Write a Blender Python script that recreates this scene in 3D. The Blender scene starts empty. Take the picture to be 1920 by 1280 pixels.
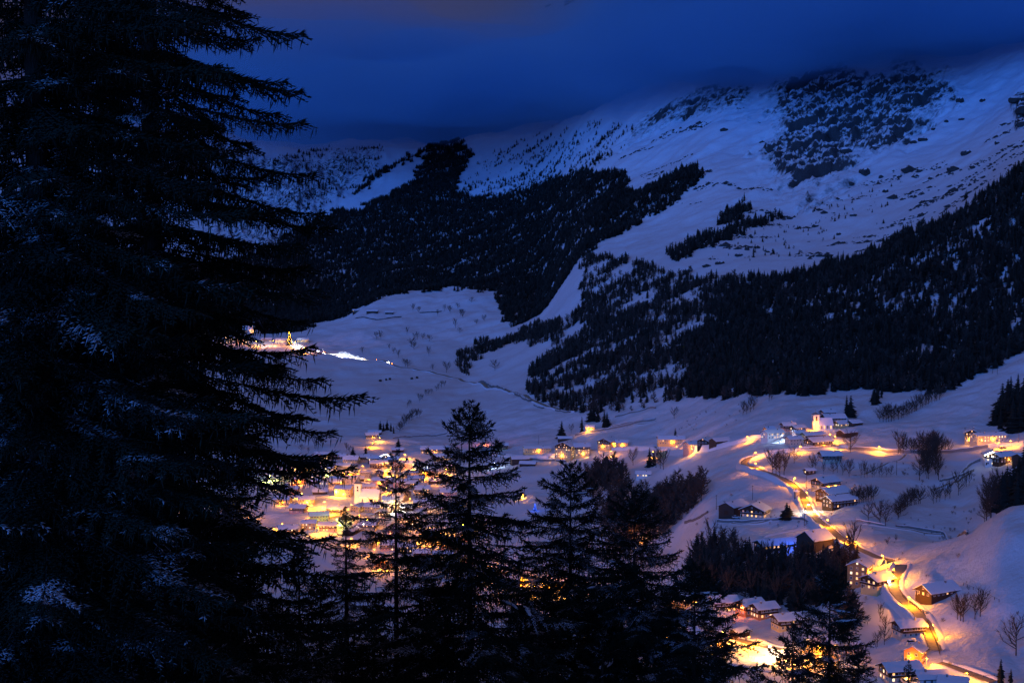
import bpy, math, random
import numpy as np
from mathutils import Vector, Matrix

S = bpy.context.scene
C = S.collection
RNG = np.random.default_rng(7)
random.seed(7)
R = math.radians

# ------------------------------------------------------------------ camera, sky, light, exposure
FPX = 50.0 / 36.0 * 1920.0            # focal length in pixels of the 1920 wide photograph
PITCH = math.atan(180.0 / FPX)
CP, SP = math.cos(PITCH), math.sin(PITCH)
cam_d = bpy.data.cameras.new("camera")
cam_d.lens = 50.0
cam_d.sensor_width = 36.0
cam_d.clip_start = 0.5
cam_d.clip_end = 40000.0
cam = bpy.data.objects.new("camera", cam_d)
C.objects.link(cam)
cam.location = (0, 0, 0)
cam.rotation_euler = (R(90) - PITCH, 0, 0)
S.camera = cam

EXPOSURE = 0.0
SKY_GAIN = 1.0
S.view_settings.view_transform = 'Standard'
S.view_settings.look = 'None'
S.view_settings.exposure = EXPOSURE
S.view_settings.gamma = 1.0
S.view_settings.use_curve_mapping = False
S.cycles.use_denoising = True
S.cycles.max_bounces = 7
S.cycles.diffuse_bounces = 2
S.cycles.glossy_bounces = 1
S.cycles.transmission_bounces = 1
S.cycles.volume_bounces = 5
S.cycles.transparent_max_bounces = 16
S.cycles.sample_clamp_indirect = 1.5
S.cycles.sample_clamp_direct = 0.0

SUN_EL, SUN_ROT = R(-3.0), R(30.0)
world = bpy.data.worlds.new("World")
S.world = world
world.use_nodes = True
wn, wl = world.node_tree.nodes, world.node_tree.links
wn.clear()
w_out = wn.new("ShaderNodeOutputWorld")
w_bg = wn.new("ShaderNodeBackground")
w_bg.inputs[1].default_value = 1.0
w_sky = wn.new("ShaderNodeTexSky")
w_sky.sky_type = 'NISHITA'
w_sky.sun_disc = False
w_sky.sun_elevation = SUN_EL
w_sky.sun_rotation = SUN_ROT
w_sky.altitude = 1400
w_tc = wn.new("ShaderNodeTexCoord")
w_sep = wn.new("ShaderNodeSeparateXYZ")
wl.new(w_tc.outputs['Generated'], w_sep.inputs[0])


def wmath(op, a, b=None, clamp=False):
    n = wn.new("ShaderNodeMath")
    n.operation = op
    n.use_clamp = clamp
    for k, q in enumerate((a, b)):
        if q is None:
            continue
        if isinstance(q, (int, float)):
            n.inputs[k].default_value = q
        else:
            wl.new(q, n.inputs[k])
    return n.outputs[0]


def wmix(fac, a, b, mode='MIX'):
    n = wn.new("ShaderNodeMix")
    n.data_type = 'RGBA'
    n.blend_type = mode
    if isinstance(fac, (int, float)):
        n.inputs[0].default_value = fac
    else:
        wl.new(fac, n.inputs[0])
    for k, q in ((6, a), (7, b)):
        if isinstance(q, tuple):
            n.inputs[k].default_value = (*q, 1)
        else:
            wl.new(q, n.inputs[k])
    return n.outputs[2]


# overcast night sky: dull violet town glow towards -x, deep blue towards +x, brighter overhead
w_noise = wn.new("ShaderNodeTexNoise")
w_noise.inputs['Scale'].default_value = 2.2
w_noise.inputs['Detail'].default_value = 4
wl.new(w_tc.outputs['Generated'], w_noise.inputs['Vector'])
az = wmath('ADD', wmath('MULTIPLY', w_sep.outputs[0], 3.0), wmath('MULTIPLY', w_noise.outputs[0], 0.30))
az = wmath('ADD', az, 0.44)
w_map = wn.new("ShaderNodeMapRange")
w_map.interpolation_type = 'SMOOTHSTEP'
w_map.inputs[1].default_value = 0.0
w_map.inputs[2].default_value = 1.0
wl.new(az, w_map.inputs[0])
cloud_col = wmix(w_map.outputs[0], (0.078, 0.060, 0.125), (0.001, 0.026, 0.120))
up = wmath('MAXIMUM', w_sep.outputs[2], 0.0)
grad = wmath('ADD', wmath('MULTIPLY', up, 1.7), 0.48)
zen = wmath('MULTIPLY', wmath('POWER', up, 0.8), 1.25, True)
cloud_col = wmix(zen, cloud_col, (0.036, 0.031, 0.058))
cl = wn.new("ShaderNodeVectorMath")
cl.operation = 'SCALE'
wl.new(cloud_col, cl.inputs[0])
wl.new(wmath('MULTIPLY', grad, SKY_GAIN), cl.inputs['Scale'])
nsc = wn.new("ShaderNodeVectorMath")
nsc.operation = 'SCALE'
wl.new(w_sky.outputs[0], nsc.inputs[0])
nsc.inputs['Scale'].default_value = 0.05
wadd = wn.new("ShaderNodeVectorMath")
wadd.operation = 'ADD'
wl.new(cl.outputs[0], wadd.inputs[0])
wl.new(nsc.outputs[0], wadd.inputs[1])
wl.new(wadd.outputs[0], w_bg.inputs[0])
wl.new(w_bg.outputs[0], w_out.inputs[0])

sun_d = bpy.data.lights.new("sun", 'SUN')
sun_d.energy = 2.15
sun_d.angle = R(40)
sun_d.color = (0.035, 0.23, 1.0)
sun = bpy.data.objects.new("sun", sun_d)
C.objects.link(sun)
sun.rotation_euler = (R(77), 0, R(-22))

# ------------------------------------------------------------------ pixel <-> world


def pix_at(u, v):
    """pixel of the 1920x1280 photograph -> (X/Y, Z/Y)"""
    y = FPX * CP + (640.0 - v) * SP
    return (u - 960.0) / y, (-FPX * SP + (640.0 - v) * CP) / y


def project(x, y, z):
    yc = y * SP + z * CP
    zc = y * CP - z * SP
    zc = np.where(zc > 1, zc, 1e9)
    return 960.0 + FPX * x / zc, 640.0 - FPX * yc / zc


# ------------------------------------------------------------------ terrain
def pchip(x, y, xn):
    """monotone cubic along axis 0; y is (n,) or (n,m)"""
    x = np.asarray(x, float)
    y = np.asarray(y, float)
    h = np.diff(x)
    hh = h.reshape((-1,) + (1,) * (y.ndim - 1))
    d = np.diff(y, axis=0) / hh
    m = np.zeros_like(y)
    w1 = 2 * hh[1:] + hh[:-1]
    w2 = hh[1:] + 2 * hh[:-1]
    same = d[:-1] * d[1:] > 0
    with np.errstate(all='ignore'):
        mm = (w1 + w2) / (w1 / d[:-1] + w2 / d[1:])
    m[1:-1] = np.where(same, mm, 0)
    m[0], m[-1] = d[0], d[-1]
    k = np.clip(np.searchsorted(x, xn) - 1, 0, len(x) - 2)
    sh = (-1,) + (1,) * (y.ndim - 1)
    t = ((xn - x[k]) / h[k]).reshape(sh)
    hk = h[k].reshape(sh)
    t2, t3 = t * t, t * t * t
    return ((2 * t3 - 3 * t2 + 1) * y[k] + (t3 - 2 * t2 + t) * hk * m[k]
            + (-2 * t3 + 3 * t2) * y[k + 1] + (t3 - t2) * hk * m[k + 1])


_perm = RNG.permutation(512)
_val = RNG.uniform(-1, 1, 512)


def vnoise(x, y):
    xi, yi = np.floor(x).astype(int), np.floor(y).astype(int)
    fx, fy = x - xi, y - yi
    fx = fx * fx * fx * (fx * (fx * 6 - 15) + 10)
    fy = fy * fy * fy * (fy * (fy * 6 - 15) + 10)

    def h(a, b):
        return _val[_perm[(_perm[a & 511] + b) & 511]]
    return ((h(xi, yi) * (1 - fx) + h(xi + 1, yi) * fx) * (1 - fy)
            + (h(xi, yi + 1) * (1 - fx) + h(xi + 1, yi + 1) * fx) * fy)


def fbm(x, y, octv=4, gain=0.5):
    s, a = 0, 1.0
    for i in range(octv):
        s = s + a * vnoise(x * 2 ** i + 17.3 * i, y * 2 ** i - 9.1 * i)
        a *= gain
    return s


COLS = {
    -1500: [(1450, 150), (1150, 500), (900, 1000), (700, 1600), (500, 2400), (300, 3400), (150, 4600), (60, 9500)],
    -400: [(1400, 150), (1250, 500), (1000, 900), (860, 1300), (760, 1700), (660, 2300), (500, 3200), (330, 4400), (220, 5600), (60, 9500)],
    100: [(1400, 250), (1300, 520), (1060, 900), (900, 1250), (800, 1550), (720, 2000), (640, 2700), (560, 3300), (420, 4200), (300, 5000), (220, 5600), (60, 9500)],
    480: [(1390, 430), (1250, 620), (1060, 900), (940, 1130), (860, 1340), (800, 1560), (720, 2000), (660, 2500), (630, 2850), (600, 3300), (500, 3900), (400, 4500), (300, 5100), (240, 5500), (60, 9500)],
    620: [(1390, 430), (1250, 620), (1060, 895), (940, 1115), (860, 1330), (810, 1520), (740, 1900), (680, 2350), (640, 2650), (602, 2900), (610, 3100), (560, 3700), (460, 4200), (380, 4700), (300, 5300), (250, 5600), (60, 9500)],
    720: [(1390, 430), (1250, 620), (1060, 893), (940, 1113), (860, 1330), (815, 1500), (740, 1880), (690, 2250), (620, 2700), (560, 3050), (568, 3250), (500, 3900), (400, 4500), (300, 5200), (250, 5600), (60, 9500)],
    860: [(1390, 430), (1250, 620), (1060, 890), (940, 1110), (860, 1320), (820, 1480), (760, 1750), (700, 2150), (640, 2550), (580, 2900), (540, 3150), (548, 3350), (480, 3900), (380, 4500), (290, 5200), (230, 5600), (60, 9500)],
    1000: [(1390, 430), (1240, 620), (1050, 890), (930, 1100), (860, 1270), (810, 1450), (750, 1640), (690, 1950), (648, 2150), (600, 2700), (540, 3200), (460, 3700), (380, 4200), (320, 4700), (250, 5200), (60, 9500)],
    1100: [(1390, 430), (1230, 620), (1040, 890), (930, 1080), (860, 1230), (810, 1380), (760, 1530), (700, 1720), (600, 2100), (500, 2500), (465, 2700), (400, 3200), (330, 3700), (270, 4200), (200, 4700), (60, 9000)],
    1230: [(1390, 430), (1200, 600), (1050, 820), (950, 960), (880, 1100), (840, 1200), (800, 1300), (745, 1430), (660, 1650), (570, 1950), (490, 2300), (440, 2600), (360, 3000), (280, 3500), (190, 4000), (40, 9000)],
    1350: [(1350, 430), (1190, 560), (1120, 610), (1050, 690), (960, 790), (900, 900), (850, 1020), (800, 1150), (745, 1300), (640, 1600), (530, 1950), (470, 2250), (400, 2600), (300, 3100), (200, 3600), (40, 8500)],
    1500: [(1330, 450), (1200, 545), (1130, 600), (1050, 650), (1000, 710), (940, 780), (880, 870), (830, 960), (800, 1030), (740, 1180), (640, 1450), (510, 1850), (478, 2100), (390, 2600), (300, 3000), (200, 3450), (120, 3900), (20, 8000)],
    1650: [(1320, 460), (1200, 530), (1100, 585), (1050, 625), (980, 700), (900, 830), (850, 920), (800, 1020), (740, 1140), (640, 1350), (466, 1750), (462, 2000), (400, 2400), (300, 2850), (200, 3300), (100, 3800), (0, 8000)],
    1800: [(1310, 465), (1200, 515), (1100, 560), (1022, 610), (1014, 680), (930, 800), (870, 870), (840, 920), (790, 1000), (720, 1130), (600, 1350), (380, 1750), (376, 2050), (320, 2500), (220, 3000), (120, 3500), (0, 8000)],
    1920: [(1300, 470), (1200, 510), (1080, 550), (958, 610), (952, 680), (900, 770), (850, 870), (820, 930), (760, 1020), (680, 1150), (550, 1350), (300, 1750), (298, 2050), (250, 2500), (160, 3000), (60, 3500), (-60, 8000)],
    2300: [(1250, 480), (1100, 550), (930, 620), (850, 800), (760, 900), (650, 1050), (450, 1350), (220, 1750), (200, 2200), (100, 2800), (0, 3400), (-80, 8000)],
    3300: [(1200, 480), (1000, 560), (800, 640), (700, 800), (550, 1000), (300, 1350), (50, 1750), (0, 2300), (-100, 3000), (-150, 8000)],
}
YR = np.concatenate([np.geomspace(1.5, 400, 100, endpoint=False), np.linspace(400, 1700, 430, endpoint=False),
                     np.geomspace(1700, 2500, 60, endpoint=False), np.linspace(2500, 3900, 190, endpoint=False), np.geomspace(3900, 9500, 110)])
uA = np.concatenate([np.linspace(-1500, -60, 40, endpoint=False), np.linspace(-60, 380, 60, endpoint=False),
                     np.linspace(380, 1980, 400, endpoint=False), np.linspace(1980, 3300, 40)])
AC = (uA - 960.0) / FPX
ck, cz = [], []
for u, pts in COLS.items():
    ys = [1.0, 12.0]
    zs = [-1.75, -5.4]
    for v, y in pts:
        ys.append(y)
        zs.append(pix_at(u, v)[1] * y)
    ys.append(12000)
    zs.append(zs[-1] + 50)
    ck.append((u - 960.0) / FPX)
    cz.append(pchip(np.log(ys), zs, np.log(YR)))
Z = pchip(np.array(ck), np.array(cz), AC)              # (cols, rows)
GX = AC[:, None] * YR[None, :]
GY = np.repeat(YR[None, :], len(AC), 0)
PU, PV = project(GX, GY, Z)


def in_poly(px, py, poly):
    px, py = np.asarray(px, float), np.asarray(py, float)
    inside = np.zeros(px.shape, bool)
    n = len(poly)
    j = n - 1
    for i in range(n):
        xi, yi = poly[i]
        xj, yj = poly[j]
        if yi != yj:
            c = ((yi > py) != (yj > py)) & (px < (xj - xi) * (py - yi) / (yj - yi) + xi)
            inside ^= c
        j = i
    return inside


def soft_poly(poly, blur):
    """soft mask of a region of the hillside: the polygon jittered by noise"""
    m = np.zeros(PU.shape)
    for k in range(5):
        ju = fbm(GX / 90 + 31 * k, GY / 160 + 7 * k, 3) * blur
        jv = fbm(GX / 90 - 13 * k, GY / 160 + 57 * k, 3) * blur * 0.6
        m += in_poly(PU + ju, PV + jv, poly)
    return m / 5


CLIFF = [(1425, 300), (1450, 235), (1420, 215), (1480, 150), (1600, 140), (1740, 120), (1790, 175), (1730, 225), (1690, 265), (1600, 300), (1570, 345), (1500, 375), (1475, 392), (1470, 340)]
CLIFF2 = [(1185, 258), (1230, 215), (1330, 160), (1420, 150), (1400, 200), (1380, 215), (1300, 205), (1210, 262), (1130, 305)]
CLIFF3 = [(400, 285), (560, 290), (700, 280), (690, 330), (600, 380), (590, 420), (500, 470), (400, 480)]
CLIFF4 = [(1895, 180), (1960, 140), (1990, 240), (1905, 245)]
rock = np.clip(np.maximum.reduce([soft_poly(CLIFF, 48), 0.8 * soft_poly(CLIFF2, 24), soft_poly(CLIFF3, 34), soft_poly(CLIFF4, 10)]), 0, 1)
far = np.clip((GY - 1500) / 1500, 0, 1)
mid = np.clip((GY - 350) / 200, 0, 1)
Z = Z + mid * (2.0 * fbm(GX / 70, GY / 58, 3) + 0.9 * fbm(GX / 15, GY / 18, 3))
Z = Z + far * (11 * fbm(GX / 260, GY / 330, 4, 0.55))
Z = Z + (1 - mid) * 0.012 * np.minimum(GY, 150) * fbm(GX / 9, GY / 9, 3)
DOWN, ACROSS = 0.75 * GX + 0.66 * GY, 0.66 * GX - 0.75 * GY
Z = Z + far * np.clip((GX + 900) / 600, 0, 1) * 11 * (0.45 - np.abs(fbm(ACROSS / 130, DOWN / 620, 4, 0.55)))   # gullies
ridge = 1 - 2 * np.abs(fbm(ACROSS / 55, DOWN / 240, 5, 0.6))
Z = Z + rock * (17 * ridge + 12 * (0.6 - np.abs(fbm(ACROSS / 16, DOWN / 52, 4, 0.62))))
lq = np.clip((GX + 400) / 1500.0, 0, 1)
lid = 392 + 100 * lq * lq * (3 - 2 * lq) + 42 * fbm(GX / 380, GY / 600, 5)
Z = np.where(GY > 1500, np.minimum(Z, lid - 60 * np.exp(-np.maximum(Z - lid, 0) / 200) * 0 ), Z)
NA, NR = Z.shape


def ground(x, y):
    """height of the ground sheet, bilinear on its own grid"""
    x, y = np.asarray(x, float), np.asarray(y, float)
    a = x / np.maximum(y, 1.6)
    i = np.clip(np.searchsorted(AC, a) - 1, 0, NA - 2)
    j = np.clip(np.searchsorted(YR, y) - 1, 0, NR - 2)
    s = np.clip((a - AC[i]) / (AC[i + 1] - AC[i]), 0, 1)
    t = np.clip((y - YR[j]) / (YR[j + 1] - YR[j]), 0, 1)
    return ((Z[i, j] * (1 - s) + Z[i + 1, j] * s) * (1 - t) + (Z[i, j + 1] * (1 - s) + Z[i + 1, j + 1] * s) * t)


def hit(u, v, ymin=380.0):
    """where the line of sight of a pixel meets the ground sheet beyond ymin"""
    a, t = pix_at(u, v)
    ys = YR[YR >= ymin]
    zz = ground(a * ys, ys) / ys - t
    k = int(np.argmax(zz >= 0)) if (zz >= 0).any() else len(ys) - 1
    if k == 0:
        y = ys[0]
    else:
        y = ys[k - 1] + (ys[k] - ys[k - 1]) * (-zz[k - 1]) / (zz[k] - zz[k - 1] + 1e-9)
    return Vector((a * y, y, float(ground(a * y, y))))


# ------------------------------------------------------------------ materials
def new_mat(name):
    m = bpy.data.materials.new(name)
    m.use_nodes = True
    nt = m.node_tree
    return m, nt, nt.nodes['Principled BSDF']


def node(nt, kind, **kw):
    n = nt.nodes.new(kind)
    for k, v in kw.items():
        if k.startswith('i_'):
            n.inputs[k[2:].replace('_', ' ')].default_value = v
        else:
            setattr(n, k, v)
    return n


def mottled(name, c1, c2, scale=3.0, rough=0.8, bump=0.0, stretch=(1, 1, 1), coord='Object', spec=0.3):
    m, nt, b = new_mat(name)
    tc = node(nt, "ShaderNodeTexCoord")
    mp = node(nt, "ShaderNodeMapping")
    mp.inputs['Scale'].default_value = stretch
    nz = node(nt, "ShaderNodeTexNoise", i_Scale=scale, i_Detail=5.0)
    rp = node(nt, "ShaderNodeMix", data_type='RGBA')
    rp.inputs[6].default_value = (*c1, 1)
    rp.inputs[7].default_value = (*c2, 1)
    nt.links.new(tc.outputs[coord], mp.inputs[0])
    nt.links.new(mp.outputs[0], nz.inputs['Vector'])
    nt.links.new(nz.outputs[0], rp.inputs[0])
    nt.links.new(rp.outputs[2], b.inputs['Base Color'])
    b.inputs['Roughness'].default_value = rough
    b.inputs['Specular IOR Level'].default_value = spec
    if bump:
        bp = node(nt, "ShaderNodeBump", i_Strength=bump, i_Distance=0.1)
        nt.links.new(nz.outputs[0], bp.inputs['Height'])
        nt.links.new(bp.outputs[0], b.inputs['Normal'])
    return m


def emitter(name, col, strength):
    m, nt, b = new_mat(name)
    b.inputs['Base Color'].default_value = (0.3, 0.3, 0.3, 1)
    b.inputs['Emission Color'].default_value = (*col, 1)
    b.inputs['Emission Strength'].default_value = strength
    return m


def ground_material():
    m, nt, b = new_mat("snow_field")
    L = nt.links.new
    geo = node(nt, "ShaderNodeNewGeometry")
    at = node(nt, "ShaderNodeAttribute", attribute_name="rock")
    n1 = node(nt, "ShaderNodeTexNoise", i_Scale=1.0, i_Detail=7.0, i_Roughness=0.66)
    n2 = node(nt, "ShaderNodeTexNoise", i_Scale=0.012, i_Detail=6.0)
    n3 = node(nt, "ShaderNodeTexNoise", i_Scale=0.35, i_Detail=4.0)
    for n in (n2, n3):
        L(geo.outputs['Position'], n.inputs['Vector'])
    cv = node(nt, "ShaderNodeCombineXYZ")           # ribs and gullies run down the mountain
    for k, dv in enumerate(((0.095, -0.105, 0.02), (0.028, 0.024, 0.014), (0.0, 0.0, 0.06))):
        dt = node(nt, "ShaderNodeVectorMath", operation='DOT_PRODUCT')
        L(geo.outputs['Position'], dt.inputs[0])
        dt.inputs[1].default_value = dv
        L(dt.outputs['Value'], cv.inputs[k])
    L(cv.outputs[0], n1.inputs['Vector'])
    sp = node(nt, "ShaderNodeSeparateXYZ")
    L(geo.outputs['Normal'], sp.inputs[0])
    # rock shows where the cliff mask, noise and steepness agree
    a1 = node(nt, "ShaderNodeMath", operation='MULTIPLY_ADD')
    L(n1.outputs[0], a1.inputs[0])
    a1.inputs[1].default_value = 2.6
    a1.inputs[2].default_value = -1.12
    a2 = node(nt, "ShaderNodeMath", operation='SUBTRACT')
    a2.inputs[0].default_value = 0.93
    L(sp.outputs[2], a2.inputs[1])
    a3 = node(nt, "ShaderNodeMath", operation='MULTIPLY_ADD')
    L(a2.outputs[0], a3.inputs[0])
    a3.inputs[1].default_value = 1.9
    L(a1.outputs[0], a3.inputs[2])
    a4 = node(nt, "ShaderNodeMath", operation='MULTIPLY')
    L(at.outputs['Fac'], a4.inputs[0])
    L(a3.outputs[0], a4.inputs[1])
    mr = node(nt, "ShaderNodeMapRange")
    mr.inputs[1].default_value = 0.10
    mr.inputs[2].default_value = 0.46
    L(a4.outputs[0], mr.inputs[0])
    snow = node(nt, "ShaderNodeMix", data_type='RGBA')
    snow.inputs[6].default_value = (0.70, 0.72, 0.76, 1)
    snow.inputs[7].default_value = (0.86, 0.87, 0.89, 1)
    L(n2.outputs[0], snow.inputs[0])
    rk = node(nt, "ShaderNodeMix", data_type='RGBA')
    rk.inputs[6].default_value = (0.020, 0.019, 0.021, 1)
    rk.inputs[7].default_value = (0.10, 0.097, 0.10, 1)
    L(n3.outputs[0], rk.inputs[0])
    mx = node(nt, "ShaderNodeMix", data_type='RGBA')
    L(mr.outputs[0], mx.inputs[0])
    L(snow.outputs[2], mx.inputs[6])
    L(rk.outputs[2], mx.inputs[7])
    L(mx.outputs[2], b.inputs['Base Color'])
    b.inputs['Roughness'].default_value = 0.75
    b.inputs['Specular IOR Level'].default_value = 0.2
    bp = node(nt, "ShaderNodeBump", i_Strength=0.35, i_Distance=0.8)
    L(n3.outputs[0], bp.inputs['Height'])
    bp2 = node(nt, "ShaderNodeBump", i_Strength=0.5, i_Distance=5.0)
    L(n1.outputs[0], bp2.inputs['Height'])
    L(bp.outputs[0], bp2.inputs['Normal'])
    L(bp2.outputs[0], b.inputs['Normal'])
    return m


def needle_material(name, dark, light, snowy):
    """spruce needles with snow lying on the faces that look up"""
    m, nt, b = new_mat(name)
    L = nt.links.new
    geo = node(nt, "ShaderNodeNewGeometry")
    oi = node(nt, "ShaderNodeObjectInfo")
    nz = node(nt, "ShaderNodeTexNoise", i_Scale=0.9, i_Detail=2.5)
    L(geo.outputs['Position'], nz.inputs['Vector'])
    sp = node(nt, "ShaderNodeSeparateXYZ")
    L(geo.outputs['True Normal'], sp.inputs[0])
    c = node(nt, "ShaderNodeMix", data_type='RGBA')
    c.inputs[6].default_value = (*dark, 1)
    c.inputs[7].default_value = (*light, 1)
    L(oi.outputs['Random'], c.inputs[0])
    a = node(nt, "ShaderNodeMath", operation='MULTIPLY_ADD')
    L(nz.outputs[0], a.inputs[0])
    a.inputs[1].default_value = 4.5
    a.inputs[2].default_value = -2.75 + snowy
    s = node(nt, "ShaderNodeMath", operation='ADD')
    L(sp.outputs[2], s.inputs[0])
    L(a.outputs[0], s.inputs[1])
    mr = node(nt, "ShaderNodeMapRange")
    mr.inputs[1].default_value = 0.55
    mr.inputs[2].default_value = 0.95
    L(s.outputs[0], mr.inputs[0])
    mx = node(nt, "ShaderNodeMix", data_type='RGBA')
    L(mr.outputs[0], mx.inputs[0])
    L(c.outputs[2], mx.inputs[6])
    mx.inputs[7].default_value = (0.62, 0.66, 0.72, 1)
    L(mx.outputs[2], b.inputs['Base Color'])
    b.inputs['Roughness'].default_value = 0.8
    b.inputs['Specular IOR Level'].default_value = 0.15
    return m


M = {}
M['ground'] = ground_material()
M['snow'] = mottled("snow", (0.74, 0.76, 0.80), (0.86, 0.87, 0.9), 1.5, 0.7, 0.3)
M['needles'] = needle_material("spruce_needles", (0.010, 0.017, 0.012), (0.020, 0.034, 0.022), -0.14)
M['far_needles'] = needle_material("wood_needles", (0.012, 0.017, 0.014), (0.028, 0.030, 0.024), -0.85)
M['bark'] = mottled("bark", (0.020, 0.015, 0.012), (0.060, 0.045, 0.035), 4, 0.9, 0.6, (6, 6, 1))
M['twig'] = mottled("twigs", (0.045, 0.034, 0.028), (0.085, 0.065, 0.052), 1, 0.9)
M['timber'] = mottled("dark_timber", (0.030, 0.016, 0.010), (0.075, 0.042, 0.024), 2.5, 0.8, 0.2, (1, 1, 14))
M['barnwood'] = mottled("weathered_boards", (0.035, 0.024, 0.018), (0.085, 0.062, 0.048), 2.5, 0.85, 0.2, (14, 14, 1))
M['cream'] = mottled("cream_plaster", (0.52, 0.44, 0.32), (0.62, 0.54, 0.42), 1.2, 0.9)
M['yellow'] = mottled("yellow_plaster", (0.60, 0.44, 0.18), (0.68, 0.52, 0.24), 1.2, 0.9)
M['white'] = mottled("white_plaster", (0.66, 0.65, 0.61), (0.76, 0.75, 0.71), 1.2, 0.9)
M['pink'] = mottled("pink_plaster", (0.52, 0.30, 0.24), (0.60, 0.36, 0.30), 1.2, 0.9)
M['orange'] = mottled("orange_plaster", (0.58, 0.22, 0.07), (0.66, 0.28, 0.10), 1.2, 0.9)
M['stone'] = mottled("grey_stone", (0.16, 0.15, 0.14), (0.30, 0.28, 0.26), 1.5, 0.9, 0.5)
M['rock'] = mottled("dark_rock", (0.020, 0.019, 0.020), (0.075, 0.07, 0.068), 0.4, 0.9, 0.6)
M['metal'] = mottled("galvanised_steel", (0.16, 0.16, 0.17), (0.24, 0.24, 0.25), 6, 0.5)
M['glass_dark'] = mottled("unlit_glass", (0.012, 0.014, 0.02), (0.02, 0.022, 0.03), 1, 0.15, spec=0.6)
M['glass_lit'] = emitter("window_glow", (1.0, 0.46, 0.09), 2.2)
M['glass_pale'] = emitter("pale_window_glow", (1.0, 0.70, 0.32), 2.6)
M['glass_dim'] = emitter("dim_window_glow", (1.0, 0.38, 0.07), 0.4)
M['road'] = mottled("lamp_tinted_grit_road", (0.20, 0.16, 0.11), (0.44, 0.37, 0.26), 0.6, 0.75, 0.2)  # lamp warmth put into the grit colour so the road looks more orange
M['paint_grey'] = mottled("grey_car_paint", (0.10, 0.11, 0.12), (0.12, 0.13, 0.14), 1, 0.35, spec=0.5)
M['paint_white'] = mottled("white_car_paint", (0.7, 0.7, 0.7), (0.76, 0.76, 0.76), 1, 0.35, spec=0.5)
M['rubber'] = mottled("rubber", (0.015, 0.015, 0.015), (0.025, 0.025, 0.025), 3, 0.9)
LAMP = {'orange': (1.0, 0.31, 0.008), 'warm': (1.0, 0.37, 0.02), 'white': (1.0, 0.86, 0.62), 'cold': (0.55, 0.74, 1.0),
        'green': (0.72, 1.0, 0.12), 'red': (1.0, 0.16, 0.02), 'blue': (0.03, 0.11, 1.0)}
for k, c in LAMP.items():
    M['bulb_' + k] = emitter("bulb_" + k, c, 5.0 if k == 'blue' else 150.0)

# ------------------------------------------------------------------ object helpers


def tag(o, label=None, cat=None, group=None, kind=None):
    if label:
        o['label'] = label
    if cat:
        o['category'] = cat
    if group:
        o['group'] = group
    if kind:
        o['kind'] = kind
    return o


class MB:
    """collects shapes for ONE mesh"""

    def __init__(self):
        self.v, self.f, self.m = [], [], []

    def add(self, verts, faces, mi=0):
        n = len(self.v)
        self.v.extend([tuple(p) for p in verts])
        self.f.extend([tuple(i + n for i in f) for f in faces])
        self.m.extend([mi] * len(faces))

    def box(self, c, s, mi=0, taper=1.0):
        x, y, z = s[0] / 2, s[1] / 2, s[2] / 2
        v = [(c[0] + sx * x * (taper if sz > 0 else 1), c[1] + sy * y * (taper if sz > 0 else 1), c[2] + sz * z)
             for sz in (-1, 1) for sy in (-1, 1) for sx in (-1, 1)]
        self.add(v, [(0, 2, 3, 1), (4, 5, 7, 6), (0, 1, 5, 4), (2, 6, 7, 3), (0, 4, 6, 2), (1, 3, 7, 5)], mi)

    def tube(self, pts, rad, n=5, mi=0, cap=True):
        pts = [Vector(p) for p in pts]
        if isinstance(rad, (int, float)):
            rad = [rad] * len(pts)
        rings = []
        for i, p in enumerate(pts):
            d = (pts[min(i + 1, len(pts) - 1)] - pts[max(i - 1, 0)]).normalized()
            a = d.cross(Vector((0, 0, 1)))
            if a.length < 0.05:
                a = d.cross(Vector((0, 1, 0)))
            a.normalize()
            b = d.cross(a)
            rings.append([p + (a * math.cos(2 * math.pi * k / n) + b * math.sin(2 * math.pi * k / n)) * rad[i] for k in range(n)])
        v = [q for r in rings for q in r]
        f = []
        for i in range(len(rings) - 1):
            for k in range(n):
                k2 = (k + 1) % n
                f.append((i * n + k, i * n + k2, (i + 1) * n + k2, (i + 1) * n + k))
        if cap:
            f.append(tuple(range(n - 1, -1, -1)))
            f.append(tuple((len(rings) - 1) * n + k for k in range(n)))
        self.add(v, f, mi)

    def lathe(self, prof, c=(0, 0, 0), n=10, mi=0):
        v, f = [], []
        for r, z in prof:
            for k in range(n):
                a = 2 * math.pi * k / n
                v.append((c[0] + r * math.cos(a), c[1] + r * math.sin(a), c[2] + z))
        for i in range(len(prof) - 1):
            for k in range(n):
                k2 = (k + 1) % n
                f.append((i * n + k, i * n + k2, (i + 1) * n + k2, (i + 1) * n + k))
        f.append(tuple(range(n - 1, -1, -1)))
        f.append(tuple((len(prof) - 1) * n + k for k in range(n)))
        self.add(v, f, mi)

    def mesh(self, name, mats, smooth=False):
        me = bpy.data.meshes.new(name)
        me.from_pydata(self.v, [], self.f)
        for m in mats:
            me.materials.append(M[m] if isinstance(m, str) else m)
        if len(mats) > 1:
            me.polygons.foreach_set('material_index', self.m)
        if smooth:
            me.polygons.foreach_set('use_smooth', [True] * len(self.f))
        me.update()
        return me


def obj(name, me, parent=None, loc=None, rz=None):
    o = bpy.data.objects.new(name, me)
    C.objects.link(o)
    if parent is not None:
        o.parent = parent
    if loc is not None:
        o.location = loc
    if rz is not None:
        o.rotation_euler = (0, 0, rz)
    return o


def thing(name, label, cat, loc=(0, 0, 0), rz=0.0, group=None):
    o = obj(name, None, None, loc, rz)
    return tag(o, label, cat, group)


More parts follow.
